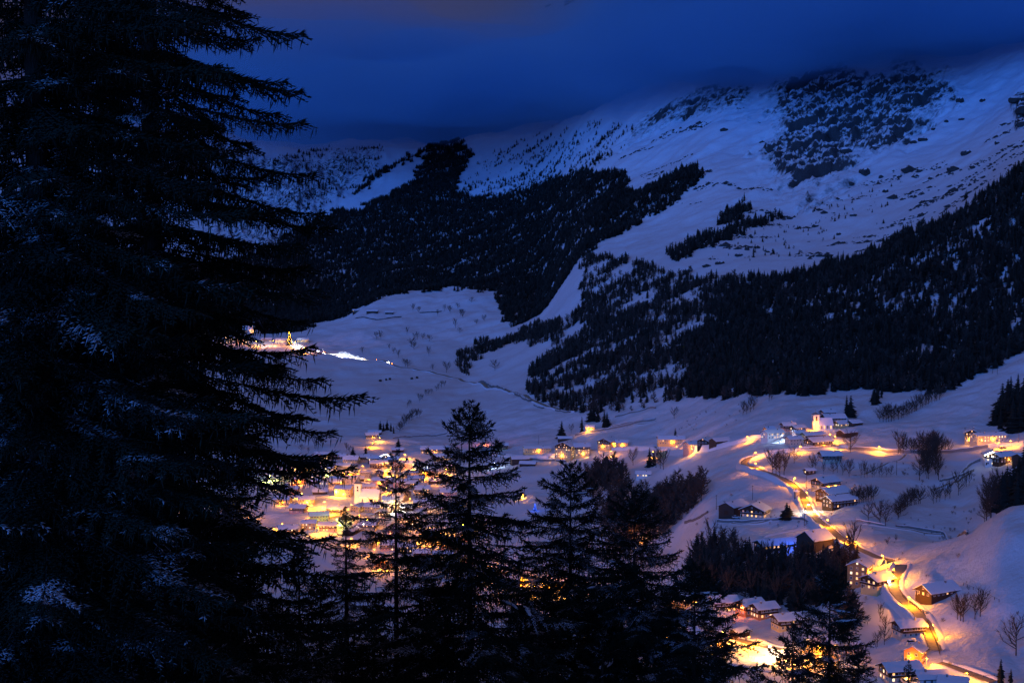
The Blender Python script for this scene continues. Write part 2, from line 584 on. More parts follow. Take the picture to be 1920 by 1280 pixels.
def np_mesh(name, v, f, mats, mi=None, smooth=False):
    """fast mesh from arrays; f is (n,3) or (n,4)"""
    me = bpy.data.meshes.new(name)
    k = f.shape[1]
    me.vertices.add(len(v))
    me.vertices.foreach_set('co', np.ascontiguousarray(v, np.float32).ravel())
    me.loops.add(f.size)
    me.loops.foreach_set('vertex_index', np.ascontiguousarray(f, np.int32).ravel())
    me.polygons.add(len(f))
    me.polygons.foreach_set('loop_start', np.arange(0, f.size, k, dtype=np.int32))
    for m in mats:
        me.materials.append(M[m])
    if mi is not None:
        me.polygons.foreach_set('material_index', np.ascontiguousarray(mi, np.int32))
    if smooth:
        me.polygons.foreach_set('use_smooth', np.ones(len(f), bool))
    me.update(calc_edges=True)
    return me


# ------------------------------------------------------------------ the ground sheet
idx = np.arange(NA * NR).reshape(NA, NR)
quads = np.stack([idx[:-1, :-1], idx[1:, :-1], idx[1:, 1:], idx[:-1, 1:]], -1).reshape(-1, 4)
gm = np_mesh("snow_ground", np.stack([GX, GY, Z], -1).reshape(-1, 3), quads, ['ground'], smooth=True)
ra = gm.attributes.new("rock", 'FLOAT', 'POINT')
ra.data.foreach_set('value', rock.astype(np.float32).ravel())
tag(obj("terrain", gm), kind='structure')
# ------------------------------------------------------------------ cloud lying on the mountains
def cloud_bank(base, top, y0, y1, xw, sigma, col, seed, xl, thin):
    nx, ny = 140, 100
    xs = np.linspace(xl, xw, nx)
    q = np.clip((xs + 250) / 1000.0, 0, 1)
    yf = y0 + 1300 * (1 - q * q * (3 - 2 * q))            # the bank reaches further towards us on the right
    tt = np.concatenate([np.linspace(0, 0.5, 74, endpoint=False), np.linspace(0.5, 1, ny - 74)])
    X = np.repeat(xs[:, None], ny, 1)
    Y = yf[:, None] + (y1 - yf[:, None]) * tt[None, :]
    front = np.clip((Y - yf[:, None]) / 1000.0, 0, 1)
    edge = np.clip(np.minimum(np.minimum(Y - yf[:, None], y1 - Y) / 400.0, np.minimum(xw - X, X - xl) / 1800.0), 0, 1)
    bot = base + 58 * fbm(X / 380 + seed, Y / 480 - seed, 5) + (1 - front) ** 2 * (top - base) * 0.95 + 0.03 * np.clip(X, 0, 1500)
    ql = np.clip((X + 1000) / 2300.0, 0, 1)
    ql = ql * ql * (3 - 2 * ql)
    tp = top - (1 - ql) * (top - base) * thin + 75 * fbm(X / 700 - seed, Y / 900, 3) * edge
    bot = tp - 1 + (np.minimum(bot, tp - 1) - tp + 1) * edge * edge * (3 - 2 * edge)
    n = nx * ny
    v = np.concatenate([np.stack([X, Y, bot], -1).reshape(-1, 3), np.stack([X, Y, tp], -1).reshape(-1, 3)])
    g = np.arange(n).reshape(nx, ny)
    q = np.stack([g[:-1, :-1], g[:-1, 1:], g[1:, 1:], g[1:, :-1]], -1).reshape(-1, 4)
    f = [q, q[:, ::-1] + n]
    rim = np.concatenate([g[:, 0], g[-1, 1:], g[-2::-1, -1], g[0, -2:0:-1]])
    r2 = np.roll(rim, -1)
    f.append(np.stack([rim, rim + n, r2 + n, r2], -1))
    me = np_mesh("cloud", v, np.concatenate(f), [], smooth=True)
    m = bpy.data.materials.new("cloud_air")
    m.use_nodes = True
    nt = m.node_tree
    nt.nodes.clear()
    o = nt.nodes.new("ShaderNodeOutputMaterial")
    p = nt.nodes.new("ShaderNodeVolumePrincipled")
    p.inputs['Color'].default_value = (*col, 1)
    p.inputs['Density'].default_value = sigma
    p.inputs['Anisotropy'].default_value = 0.2
    nt.links.new(p.outputs[0], o.inputs['Volume'])
    me.materials.append(m)
    ob = obj("cloud_bank", me)
    tag(ob, "dark blue cloud layer lying over the mountain tops", "cloud", "layers of the low cloud", 'stuff')
    return ob


CB = 384
for k, (db, sg) in enumerate(((0, 0.0014), (22, 0.0024), (46, 0.0026), (74, 0.0020))):
    cloud_bank(CB + db, 600 + 45 * k, 2350 + 150 * k, 9300 - 60 * k, 4900 - 60 * k, sg, (0.30, 0.68, 0.93), 3.7 * k, -4900 if k == 0 else -2300 + 150 * k, (0.72, 0.52, 0.28, -0.15)[k])

# ------------------------------------------------------------------ woods


def tri_conifer(seed, layers, blades, h=1.0, r=0.2, droop=0.10, jag=0.3, bare=0.06):
    """conifer crown of drooping blades; height 1"""
    g = np.random.default_rng(seed)
    V, F = [], []
    for i in range(layers):
        q = i / layers
        z = bare + (h - bare) * (q ** 0.92)
        rr = r * (1 - q) ** 0.85 * (1 + jag * g.uniform(-1, 1)) + 0.008
        nb = max(3, int(round(blades * (1 - 0.5 * q))))
        off = g.uniform(0, 6.28)
        for b in range(nb):
            a = off + 6.283 * b / nb + g.uniform(-.3, .3)
            l = rr * g.uniform(0.65, 1.25)
            wd = l * g.uniform(0.38, 0.6) + 0.006
            dz = droop * g.uniform(0.6, 1.5) * (1 - q * 0.75)
            ca, sa = math.cos(a), math.sin(a)
            n = len(V)
            top = z + 0.06 * (1 - q) + 0.03
            V += [(0, 0, min(top, h)), (ca * l * .62 - sa * wd, sa * l * .62 + ca * wd, z - dz * .75), (ca * l, sa * l, z - dz * .62),
                  (ca * l * .62 + sa * wd, sa * l * .62 - ca * wd, z - dz * .75)]
            F += [(n, n + 1, n + 2), (n, n + 2, n + 3)]
    n = len(V)
    for k in range(3):
        a = 2.094 * k
        V.append((0.012 * math.cos(a), 0.012 * math.sin(a), h * 0.8))
    V.append((0, 0, h * 1.03))
    F += [(n, n + 1, n + 3), (n + 1, n + 2, n + 3), (n + 2, n, n + 3)]
    return np.array(V), np.array(F)


def tri_bare(seed, limbs, twigs, spread=0.22, upright=1.0, thin=0.006):
    """leafless crown of upswept limbs and twigs; height 1"""
    g = np.random.default_rng(seed)
    V, F = [], []

    def stick(p, q, r0, r1):
        p, q = np.array(p), np.array(q)
        d = q - p
        d = d / (np.linalg.norm(d) + 1e-9)
        a = np.cross(d, (0.3, 0.8, 0.2))
        a /= np.linalg.norm(a) + 1e-9
        b = np.cross(d, a)
        n = len(V)
        for k in range(3):
            c, s = math.cos(2.094 * k), math.sin(2.094 * k)
            V.append(tuple(p + (a * c + b * s) * r0))
        for k in range(3):
            c, s = math.cos(2.094 * k), math.sin(2.094 * k)
            V.append(tuple(q + (a * c + b * s) * r1))
        for k in range(3):
            k2 = (k + 1) % 3
            F.append((n + k, n + k2, n + 3 + k2))
            F.append((n + k, n + 3 + k2, n + 3 + k))
    for i in range(limbs):
        z0 = 0.16 + 0.6 * (i + g.uniform(0, 1)) / limbs
        a = g.uniform(0, 6.28)
        l = spread * (1.25 - z0) * g.uniform(0.6, 1.25)
        zt = min(1.0, z0 + (0.16 + 0.3 * g.uniform(0.3, 1)) * upright)
        base = np.array((0, 0, z0))
        tip = np.array((l * math.cos(a), l * math.sin(a), zt))
        mid_ = base + (tip - base) * 0.5 + np.array((0.25 * l * math.cos(a), 0.25 * l * math.sin(a), -0.02))
        stick(base, mid_, thin * 1.5, thin)
        stick(mid_, tip, thin, thin * 0.4)
        for t in range(twigs):
            q = g.uniform(0.25, 1.0)
            p = base + (mid_ - base) * min(1, q * 2) if q < .5 else mid_ + (tip - mid_) * (q * 2 - 1)
            aa = a + g.uniform(-1.3, 1.3)
            tl = spread * g.uniform(0.15, 0.45)
            stick(p, p + np.array((math.cos(aa) * tl, math.sin(aa) * tl, g.uniform(0.02, 0.12) * upright)), thin * 0.55, thin * 0.25)
    return np.array(V), np.array(F)


CONIFER = [np_mesh("conifer_crown", *tri_conifer(40 + k, 12, 8, r=(0.17, 0.22, 0.27, 0.31)[k], droop=0.09), ['far_needles']) for k in range(4)]
LARCH = [np_mesh("larch_crown", *tri_bare(60 + k, 26, 6, spread=(0.17, 0.21, 0.19)[k], upright=0.35, thin=0.014), ['twig']) for k in range(3)]
BARE = [np_mesh("bare_crown", *tri_bare(80 + k, (13, 15, 18, 16)[k], 11, spread=(0.24, 0.33, 0.42, 0.36)[k], upright=(1.5, 1.3, 1.0, 1.6)[k], thin=0.009), ['twig']) for k in range(4)]
tb = MB()
tb.tube([(0, 0, -0.06), (0, 0, 0.12), (0.004, 0, 0.5), (0, 0.003, 0.96)], [0.017, 0.014, 0.009, 0.002], 5)
TRUNK = tb.mesh("trunk", ['bark'])

KINDS = {'conifer': (CONIFER, "conifer"), 'larch': (LARCH, "larch"), 'bare': (BARE, "bare_tree")}
first_crown = {}


def wild_tree(kind, p, h, label, cat, group, variant=None, rz=None, wide=1.0):
    meshes, nm = KINDS[kind]
    k = random.randrange(len(meshes)) if variant is None else variant
    t = thing(nm, label, cat, p, random.uniform(0, 6.28) if rz is None else rz, group)
    t.scale = (h * wide, h * wide, h)
    obj("trunk", TRUNK, t)
    c = obj("crown", meshes[k], t)
    first_crown.setdefault((kind, k), c)
    return t


def scatter_wood(name, label, polys, holes, box, spacing, h, kinds, gaps, clear, seed, group=None):
    """points of a wood on the ground, for one geometry-nodes object"""
    g = np.random.default_rng(seed)
    x0, x1, y0, y1 = box
    n = int((x1 - x0) * (y1 - y0) / spacing ** 2)
    x, y = g.uniform(x0, x1, n), g.uniform(y0, y1, n)
    z = ground(x, y)
    u, v = project(x, y, z)
    ju, jv = 9 * vnoise(x / 24, y / 24), 7 * vnoise(x / 24 + 50, y / 24)
    keep = np.zeros(n, bool)
    for p in polys:
        keep |= in_poly(u + ju, v + jv, p)
    for p in holes:
        keep &= ~in_poly(u + ju, v + jv, p)
    # clearings and thin places
    nz = fbm(x / gaps, y / gaps + seed, 3)
    keep &= (nz > clear) | (g.uniform(0, 1, n) < 0.06)
    pts = np.stack([x, y, z - 0.3], -1)[keep]
    hh = h * g.uniform(0.4, 1.2, len(pts)) * (1 + 0.2 * fbm(pts[:, 0] / 60, pts[:, 1] / 60, 2))
    return pts, hh


WOOD_COUNT = 0


def wood_object(name, label, pts, hh, kind_share, seed):
    """ONE stuff object: instances of the crowns on points"""
    global WOOD_COUNT
    WOOD_COUNT += len(pts)
    me = bpy.data.meshes.new(name)
    me.vertices.add(len(pts))
    me.vertices.foreach_set('co', pts.astype(np.float32).ravel())
    a = me.attributes.new("height", 'FLOAT', 'POINT')
    a.data.foreach_set('value', hh.astype(np.float32))
    o = obj(name, me)
    tag(o, label, "wood", None, 'stuff')
    ng = bpy.data.node_groups.new(name, 'GeometryNodeTree')
    ng.interface.new_socket("Geometry", in_out='INPUT', socket_type='NodeSocketGeometry')
    ng.interface.new_socket("Geometry", in_out='OUTPUT', socket_type='NodeSocketGeometry')
    N, L = ng.nodes, ng.links.new
    gi, go = N.new('NodeGroupInput'), N.new('NodeGroupOutput')
    g2i = N.new('GeometryNodeGeometryToInstance')
    for src in reversed(kind_share):
        oi = N.new('GeometryNodeObjectInfo')
        oi.transform_space = 'ORIGINAL'
        oi.inputs['Object'].default_value = first_crown[src]
        oi.inputs['As Instance'].default_value = True
        L(oi.outputs['Geometry'], g2i.inputs[0])
    # one socket: join the picked crowns as separate instances
    jn = N.new('GeometryNodeJoinGeometry')
    for l in list(g2i.inputs[0].links):
        L(l.from_socket, jn.inputs[0])
    N.remove(g2i)
    iop = N.new('GeometryNodeInstanceOnPoints')
    L(gi.outputs[0], iop.inputs['Points'])
    L(jn.outputs[0], iop.inputs['Instance'])
    iop.inputs['Pick Instance'].default_value = True
    rv = N.new('FunctionNodeRandomValue')
    rv.data_type = 'INT'
    rv.inputs['Min'].default_value if False else None
    rv.inputs[4].default_value = 0
    rv.inputs[5].default_value = len(kind_share) - 1
    rv.inputs['Seed'].default_value = seed
    L(rv.outputs[2], iop.inputs['Instance Index'])
    rr = N.new('FunctionNodeRandomValue')
    rr.data_type = 'FLOAT_VECTOR'
    rr.inputs[0].default_value = (-0.03, -0.03, 0)
    rr.inputs[1].default_value = (0.03, 0.03, 6.283)
    rr.inputs['Seed'].default_value = seed + 5
    L(rr.outputs[0], iop.inputs['Rotation'])
    na = N.new('GeometryNodeInputNamedAttribute')
    na.data_type = 'FLOAT'
    na.inputs['Name'].default_value = "height"
    cx = N.new('ShaderNodeCombineXYZ')
    wd = N.new('FunctionNodeRandomValue')
    wd.data_type = 'FLOAT'
    wd.inputs[2].default_value = 0.75
    wd.inputs[3].default_value = 1.45
    wd.inputs['Seed'].default_value = seed + 9
    ml = N.new('ShaderNodeMath')
    ml.operation = 'MULTIPLY'
    L(na.outputs['Attribute'], ml.inputs[0])
    L(wd.outputs[1], ml.inputs[1])
    L(ml.outputs[0], cx.inputs[0])
    L(ml.outputs[0], cx.inputs[1])
    L(na.outputs['Attribute'], cx.inputs[2])
    L(cx.outputs[0], iop.inputs['Scale'])
    L(iop.outputs[0], go.inputs[0])
    md = o.modifiers.new("trees", 'NODES')
    md.node_group = ng
    return o


# --- single trees that can be told apart: rows, groves and lone trees on the snow
def place(kind, spots, h, label, cat, group, jit=0.15, wide=1.0, ymin=380.0):
    for s in spots:
        p = hit(s[0], s[1], ymin)
        hh = 0.70 * (s[2] if len(s) > 2 else h) * random.uniform(1 - jit, 1 + jit)
        wild_tree(kind, (p.x, p.y, p.z - 0.1), hh, label, cat, group if len(spots) > 1 else None, wide=wide)


def grove(kind, poly, n, h, label, cat, group, seed, wide=1.0, ymin=380.0):
    g = np.random.default_rng(seed)
    us = [p[0] for p in poly]
    vs = [p[1] for p in poly]
    sp = []
    while len(sp) < n:
        u, v = g.uniform(min(us), max(us)), g.uniform(min(vs), max(vs))
        if in_poly(np.array([u]), np.array([v]), poly)[0]:
            sp.append((u, v, h * g.uniform(0.65, 1.15)))
    sp.sort(key=lambda q: q[1])
    place(kind, sp, h, label, cat, group, 0.05, wide, ymin)


def along(pts, n):
    """n points spread along a pixel polyline"""
    pts = np.array(pts, float)
    d = np.concatenate([[0], np.cumsum(np.linalg.norm(np.diff(pts, axis=0), axis=1))])
    t = (np.arange(n) + RNG.uniform(0.2, 0.8, n)) / n * d[-1]
    return [(float(np.interp(q, d, pts[:, 0])), float(np.interp(q, d, pts[:, 1]))) for q in t]


FAR_DOTS = [(680, 663), (730, 655), (738, 662), (747, 670), (763, 627), (777, 635), (783, 636), (793, 637), (772, 650), (776, 655), (804, 666),
            (706, 636), (714, 635), (774, 582), (786, 587), (858, 578), (884, 567), (868, 596), (854, 615), (862, 624), (863, 592), (893, 608), (908, 602),
            (820, 592), (833, 583), (844, 587), (805, 640), (760, 688), (764, 689), (812, 695), (837, 698), (858, 690), (928, 694)]
place('bare', FAR_DOTS, 19, "small dark tree dotted over the far snowy hillside above the lit road", "tree", "trees dotted over the far hillside", 0.3, 1.25)
place('bare', along([(785, 755), (800, 742), (815, 735), (838, 722)], 9) + along([(762, 765), (772, 758)], 3), 12, "bare tree in the thin line climbing the open snowfield", "tree", "tree line on the open snowfield", 0.3)
place('bare', along([(748, 812), (757, 800), (775, 785), (790, 780)], 12), 15, "bare tree in the dense clump on the snow above the farm", "tree", "clump of trees above the farm", 0.2)
place('bare', [(558, 833, 12), (565, 845, 9), (590, 840, 15), (602, 838, 11), (578, 850, 9), (650, 845, 10), (655, 848, 9)], 12, "bare tree on the snow behind the village roofs", "tree", "bare trees behind the village", 0.2)
place('conifer', [(713, 808, 16), (719, 807, 13), (726, 806, 17), (733, 808, 14), (738, 812, 12)], 14, "small spruce in the clump behind the farmhouse on the rise", "tree", "spruces behind the farmhouse on the rise", 0.1)
place('conifer', [(747, 838, 15), (662, 855, 14), (686, 853, 15)], 14, "small spruce standing among the village roofs", "tree", "spruces among the village roofs", 0.1)
place('conifer', [(1053, 822, 25)], 24, "lone pointed spruce on the snow behind the big lit hotel", "tree", None, 0.03)
place('conifer', [(1091, 809, 22)], 22, "pointed spruce beside the small yellow house at the wood's edge", "tree", None, 0.03)
place('bare', [(1071, 812, 14)], 13, "lone bare tree between two pointed spruces on the snow", "tree", None, 0.03)
place('conifer', [(1108, 790, 24), (1113, 789, 25), (1121, 790, 22), (1133, 800, 24), (1138, 800, 20)], 24, "dark spruce behind the small yellow house at the wood's edge", "tree", "spruces behind the small yellow house", 0.1)
place('bare', [(1264, 785, 16)], 15, "lone round bare tree on the snow slope above the village row", "tree", None, 0.03, 1.2)
place('conifer', [(1266, 822, 14)], 13, "small spruce behind the long yellow house roof", "tree", None, 0.03)
place('bare', [(1393, 778, 16), (1400, 776, 17), (1407, 772, 16), (1413, 768, 17)], 16, "bare tree in the clump alone on the smooth snow slope", "tree", "clump on the smooth snow slope", 0.1)
place('bare', [(1427, 744, 14), (1442, 752, 14), (1447, 750, 12)], 13, "bare bush just below the spruce wood edge", "tree", "bare bushes below the spruce wood", 0.1)
place('conifer', [(1587, 781, 24), (1595, 781, 24)], 24, "twin spruce behind the hamlet farmhouse", "tree", "twin spruces behind the hamlet", 0.03)
grove('conifer', [(1630, 758), (1650, 735), (1662, 742), (1645, 762)], 9, 17, "dark spruce in the small grove above the hamlet", "tree", "small spruce grove above the hamlet", 3)
place('bare', along([(1646, 790), (1662, 791), (1680, 788), (1710, 775), (1735, 760), (1765, 748)], 22), 15, "bare tree in the dark row climbing to the wood", "tree", "dark tree row climbing to the wood", 0.2, 1.2)
place('bare', along([(1680, 850), (1780, 848)], 17), 16, "thin bare tree standing along the lit upper road", "tree", "bare trees along the upper road", 0.25)
grove('bare', [(1722, 900), (1730, 860), (1750, 842), (1762, 860), (1760, 900)], 26, 20, "dense bare tree in the big thicket below the upper road", "tree", "thicket below the upper road", 5)
place('bare', along([(1610, 895), (1672, 893)], 9), 11, "slim young tree in the planted row on the lit snow", "tree", "planted row on the lit snow", 0.25, 0.7)
place('bare', [(1544, 888, 10), (1562, 888, 11), (1570, 886, 12), (1580, 890, 12), (1592, 894, 15), (1594, 888, 14), (1522, 883, 15), (1529, 880, 13)], 12, "slim bare tree below the large cream hamlet house", "tree", "slim trees below the cream house", 0.1, 0.8)
place('bare', [(1448, 888, 19), (1455, 890, 20), (1462, 892, 19), (1470, 890, 17), (1473, 873, 16), (1489, 868, 15)], 18, "bare tree in the clump inside the lit road bend", "tree", "clump inside the road bend", 0.08, 1.1)
place('bare', [(1594, 848, 20)], 19, "bare tree standing over the road at the hamlet edge", "tree", None, 0.03, 1.1)
place('bare', along([(1600, 945), (1640, 937)], 9), 12, "bushy bare tree in the dark hedge below the barn", "tree", "dark hedge below the barn", 0.15, 1.2)
place('bare', [(1628, 977, 14), (1650, 984, 17), (1660, 986, 17)], 16, "lone bare tree beside the field track", "tree", "three trees beside the field track", 0.03, 1.0)
place('bare', along([(1683, 975), (1690, 960), (1705, 948), (1728, 943)], 14), 12, "bare tree in the curved hedge across the blue snowfield", "tree", "curved hedge across the snowfield", 0.15, 1.2)
place('bare', [(1750, 944, 12), (1756, 941, 14), (1762, 940, 10), (1772, 937, 13), (1781, 934, 14), (1797, 928, 17), (1812, 912, 14), (1817, 910, 13)], 13, "thin bare tree in the open row on the blue snowfield", "tree", "open row on the snowfield", 0.1, 0.9)
grove('conifer', [(1858, 800), (1895, 745), (1930, 720), (1940, 800), (1900, 812)], 34, 29, "tall dark spruce in the wood above the lit inn", "tree", "spruces above the lit inn", 8, ymin=700)
grove('conifer', [(1872, 960), (1895, 895), (1940, 875), (1945, 950), (1890, 968)], 34, 25, "dark spruce in the wood below the house with the glowing gable", "tree", "spruces below the glowing gable", 9, ymin=630)
grove('bare', [(1840, 1000), (1850, 935), (1870, 900), (1880, 960), (1862, 1005)], 22, 19, "bare tree on the edge of the dark wood by the field track", "tree", "bare trees by the field track", 10, ymin=630)
place('bare', [(1795, 1160, 13), (1801, 1163, 14), (1806, 1165, 14), (1828, 1160, 14), (1838, 1155, 15)], 14, "bare tree on the bank below the dark barn", "tree", "bare trees below the dark barn", 0.06, 1.1)
place('bare', [(1905, 1228, 19)], 18, "large round bare tree alone on the blue snow slope", "tree", None, 0.02, 1.15)
place('conifer', [(1876, 1282, 13), (1895, 1285, 9)], 11, "small spruce at the foot of the blue snow slope", "tree", "small spruces at the slope foot", 0.03)
place('bare', [(1650, 1165, 10), (1658, 1208, 10), (1645, 1212, 8), (1660, 1185, 9)], 10, "small bare tree beside the house on the lower road", "tree", "small trees on the lower road", 0.03)
place('conifer', [(1475, 972, 13), (1480, 972, 11)], 12, "round dark spruce on the snow beside the farmhouse", "tree", "two spruces beside the farmhouse", 0.03, 1.5)
place('conifer', [(1218, 875, 24), (1226, 874, 20)], 22, "dark spruce behind the small house with three lit windows", "tree", "spruces behind the three-window house", 0.05)
place('bare', [(1187, 872, 20), (1230, 876, 20), (1238, 878, 22), (1244, 880, 20)], 20, "bare tree behind the small house with three lit windows", "tree", "bare trees behind the three-window house", 0.05)
grove('larch', [(1092, 925), (1098, 892), (1128, 880), (1160, 886), (1178, 912), (1150, 945), (1110, 942)], 26, 27, "tall bare larch in the gully below the village row", "tree", "larches in the gully below the row", 12)
grove('larch', [(1190, 945), (1250, 932), (1275, 912), (1318, 902), (1326, 930), (1300, 960), (1240, 1000), (1190, 1000)], 34, 25, "leafless larch in the ravine under the small lit house", "tree", "larches in the ravine", 13)
grove('larch', [(1330, 1060), (1420, 1035), (1500, 1055), (1590, 1050), (1580, 1090), (1480, 1140), (1370, 1110)], 30, 20, "dark leafless larch in the wood below the inn with lit windows", "tree", "larches below the inn", 14)
grove('conifer', [(1290, 1110), (1340, 1050), (1440, 1060), (1590, 1080), (1580, 1130), (1500, 1150), (1370, 1120)], 24, 19, "dark spruce in the wood below the inn with lit windows", "tree", "spruces below the inn", 15)

# --- woods that read as one mass
FOREST_RIGHT = [(1960, 270), (1920, 312), (1800, 395), (1700, 445), (1610, 486), (1500, 510), (1440, 520), (1390, 522), (1340, 590), (1300, 660), (1290, 745), (1340, 748), (1450, 738), (1530, 742), (1620, 727), (1700, 740), (1770, 737), (1850, 692), (1990, 640)]
FOREST_MID = [(1400, 522), (1320, 515), (1250, 512), (1180, 492), (1130, 482), (1095, 475), (1090, 560), (1040, 640), (1010, 680), (985, 730), (1040, 768), (1100, 778), (1200, 767), (1290, 748), (1340, 640)]
FOREST_FAR = [(300, 500), (480, 480), (590, 410), (640, 395), (690, 335), (750, 300), (800, 280), (860, 262), (885, 290), (850, 350), (900, 372), (1000, 352), (1090, 322), (1170, 325), (1185, 362), (1250, 335), (1300, 312), (1322, 330), (1250, 392), (1180, 432), (1090, 475), (1120, 485), (1095, 565), (1045, 640), (985, 640), (945, 600), (930, 560), (930, 548), (850, 540), (760, 547), (690, 570), (640, 595), (600, 602), (560, 620), (300, 622)]
FAR_HOLE = [(638, 388), (700, 340), (752, 306), (800, 288), (770, 345), (705, 378), (655, 398)]
STRIP_HILL = [(856, 690), (862, 655), (900, 645), (940, 642), (1000, 612), (1050, 600), (1045, 640), (965, 646), (900, 668), (875, 702)]
STRIP_SNOW = [(1210, 492), (1330, 438), (1420, 408), (1462, 398), (1466, 406), (1380, 446), (1245, 500)]
STRIP_SNOW2 = [(1346, 418), (1360, 395), (1400, 380), (1412, 402), (1375, 425)]
p1, h1 = scatter_wood("", "", [FOREST_RIGHT], [], (150, 1300, 1050, 2050), 4.5, 13, None, 34, -1.0, 1)
wood_object("forest", "dense black spruce forest covering the near shoulder of the mountain", p1, h1, [('conifer', 0), ('conifer', 1), ('conifer', 2), ('conifer', 3), ('larch', 0), ('larch', 2)], 1)
p2, h2 = scatter_wood("", "", [FOREST_MID, STRIP_HILL], [], (-250, 700, 1350, 3000), 4.7, 12.5, None, 45, -0.42, 2)
wood_object("forest", "mixed larch and spruce wood with snow showing between its trunks", p2, h2, [('larch', 0), ('larch', 1), ('larch', 2), ('conifer', 0), ('conifer', 1)], 2)
p3, h3 = scatter_wood("", "", [FOREST_FAR], [FAR_HOLE], (-1400, 900, 2600, 5600), 5.4, 14, None, 70, -1.5, 3)
wood_object("forest", "dark forest across the far mountain flank behind the snowy hill", p3, h3, [('conifer', 1), ('conifer', 2), ('larch', 1), ('conifer', 3)], 3)
p4, h4 = scatter_wood("", "", [STRIP_SNOW, STRIP_SNOW2], [], (250, 800, 1900, 3000), 6.0, 15, None, 60, -1.2, 4)
wood_object("tree_belt", "narrow dark tree belt slanting across the great snow slope", p4, h4, [('conifer', 0), ('conifer', 1), ('larch', 0)], 4)
SPARSE = [(860, 370), (890, 310), (960, 270), (1100, 225), (1190, 240), (1150, 300), (1000, 350), (900, 372)]
SPARSE2 = [(1240, 500), (1450, 410), (1700, 330), (1700, 400), (1500, 480), (1380, 515)]
CRAGS = [(380, 290), (560, 285), (720, 275), (700, 340), (600, 400), (560, 470), (380, 480)]
p5, h5 = scatter_wood("", "", [SPARSE, CRAGS], [], (-1500, 700, 3300, 6200), 14, 12, None, 70, -0.05, 5)
p6, h6 = scatter_wood("", "", [SPARSE2], [], (250, 900, 1850, 3200), 22, 7, None, 80, 0.15, 6)
wood_object("mountain_trees", "scattered small trees on the high snow slopes under the cloud", np.concatenate([p5, p6]), np.concatenate([h5, h6]), [('conifer', 2), ('conifer', 1), ('larch', 2)], 5)
# the wooded flank on the near side of the valley, mostly behind the big spruces
p7, h7 = scatter_wood("", "", [[(-900, 330), (380, 420), (400, 640), (330, 700), (100, 760), (-900, 900)]], [], (-2200, -250, 1300, 3600), 9, 15, None, 90, -0.5, 7)
wood_object("forest", "shadowed forest on the valley flank behind the big near spruces", p7, h7, [('conifer', 0), ('conifer', 3), ('larch', 1)], 7)
RAVINE = [(1098, 925), (1110, 885), (1160, 890), (1185, 932), (1245, 932), (1275, 910), (1312, 902), (1328, 925), (1290, 985), (1240, 1050), (1200, 1090), (1150, 1060), (1120, 960)]
RAVINE2 = [(1285, 1100), (1300, 1050), (1350, 1020), (1420, 1040), (1500, 1052), (1600, 1040), (1602, 1080), (1560, 1130), (1480, 1155), (1400, 1130), (1330, 1120)]
RAVINE3 = [(1570, 1190), (1600, 1150), (1625, 1155), (1610, 1195), (1580, 1215)]
p8, h8 = scatter_wood("", "", [RAVINE, RAVINE3], [], (-20, 420, 480, 1150), 5.2, 15, None, 30, -0.35, 8)
wood_object("ravine_wood", "dense bare wood filling the ravine below the middle row", p8, h8, [('larch', 0), ('larch', 1), ('larch', 2)], 8)
p9, h9 = scatter_wood("", "", [RAVINE2], [], (50, 260, 520, 760), 3.4, 11.5, None, 26, -0.75, 9)
wood_object("ravine_wood", "dark mixed wood on the steep bank under the inn and the black barn", p9, h9, [('larch', 0), ('larch', 1), ('conifer', 0), ('bare', 0), ('conifer', 1)], 9)
FIELDS = [(1290, 1000), (1340, 930), (1420, 905), (1560, 870), (1700, 870), (1880, 900), (1830, 990), (1920, 1000), (1920, 1270), (1600, 1270), (1560, 1180), (1640, 1080), (1500, 1000), (1400, 990)]
pa, ha = scatter_wood("", "", [FIELDS, [(1180, 780), (1400, 740), (1420, 790), (1240, 815)]], [], (80, 420, 450, 1350), 7.0, 1.9, None, 22, 0.55, 10)
wood_object("undergrowth", "low dry shrubs and weeds poking out of the snow below the hamlet", pa, ha, [('bare', 1), ('bare', 2), ('bare', 3)], 10)
print("wood trees", WOOD_COUNT)

# ------------------------------------------------------------------ boulders on the snow slopes


def boulder_mesh(seed):
    g = np.random.default_rng(seed)
    import bmesh
    bm = bmesh.new()
    bmesh.ops.create_icosphere(bm, subdivisions=2, radius=1.0)
    ax = g.normal(size=(7, 3))
    ax /= np.linalg.norm(ax, axis=1)[:, None]
    cut = g.uniform(0.55, 0.9, 7)
    for v in bm.verts:
        p = np.array(v.co)
        for a, c in zip(ax, cut):
            d = p @ a
            if d > c:
                p = p - a * (d - c) * 0.9
        v.co = Vector(p * (1 + 0.05 * g.uniform(-1, 1)))
    me = bpy.data.meshes.new("boulder")
    bm.to_mesh(me)
    bm.free()
    me.materials.append(M['rock'])
    me.materials.append(M['snow'])
    for p in me.polygons:
        p.material_index = 1 if p.normal.z > 0.72 and g.uniform() < 0.9 else 0
    return me


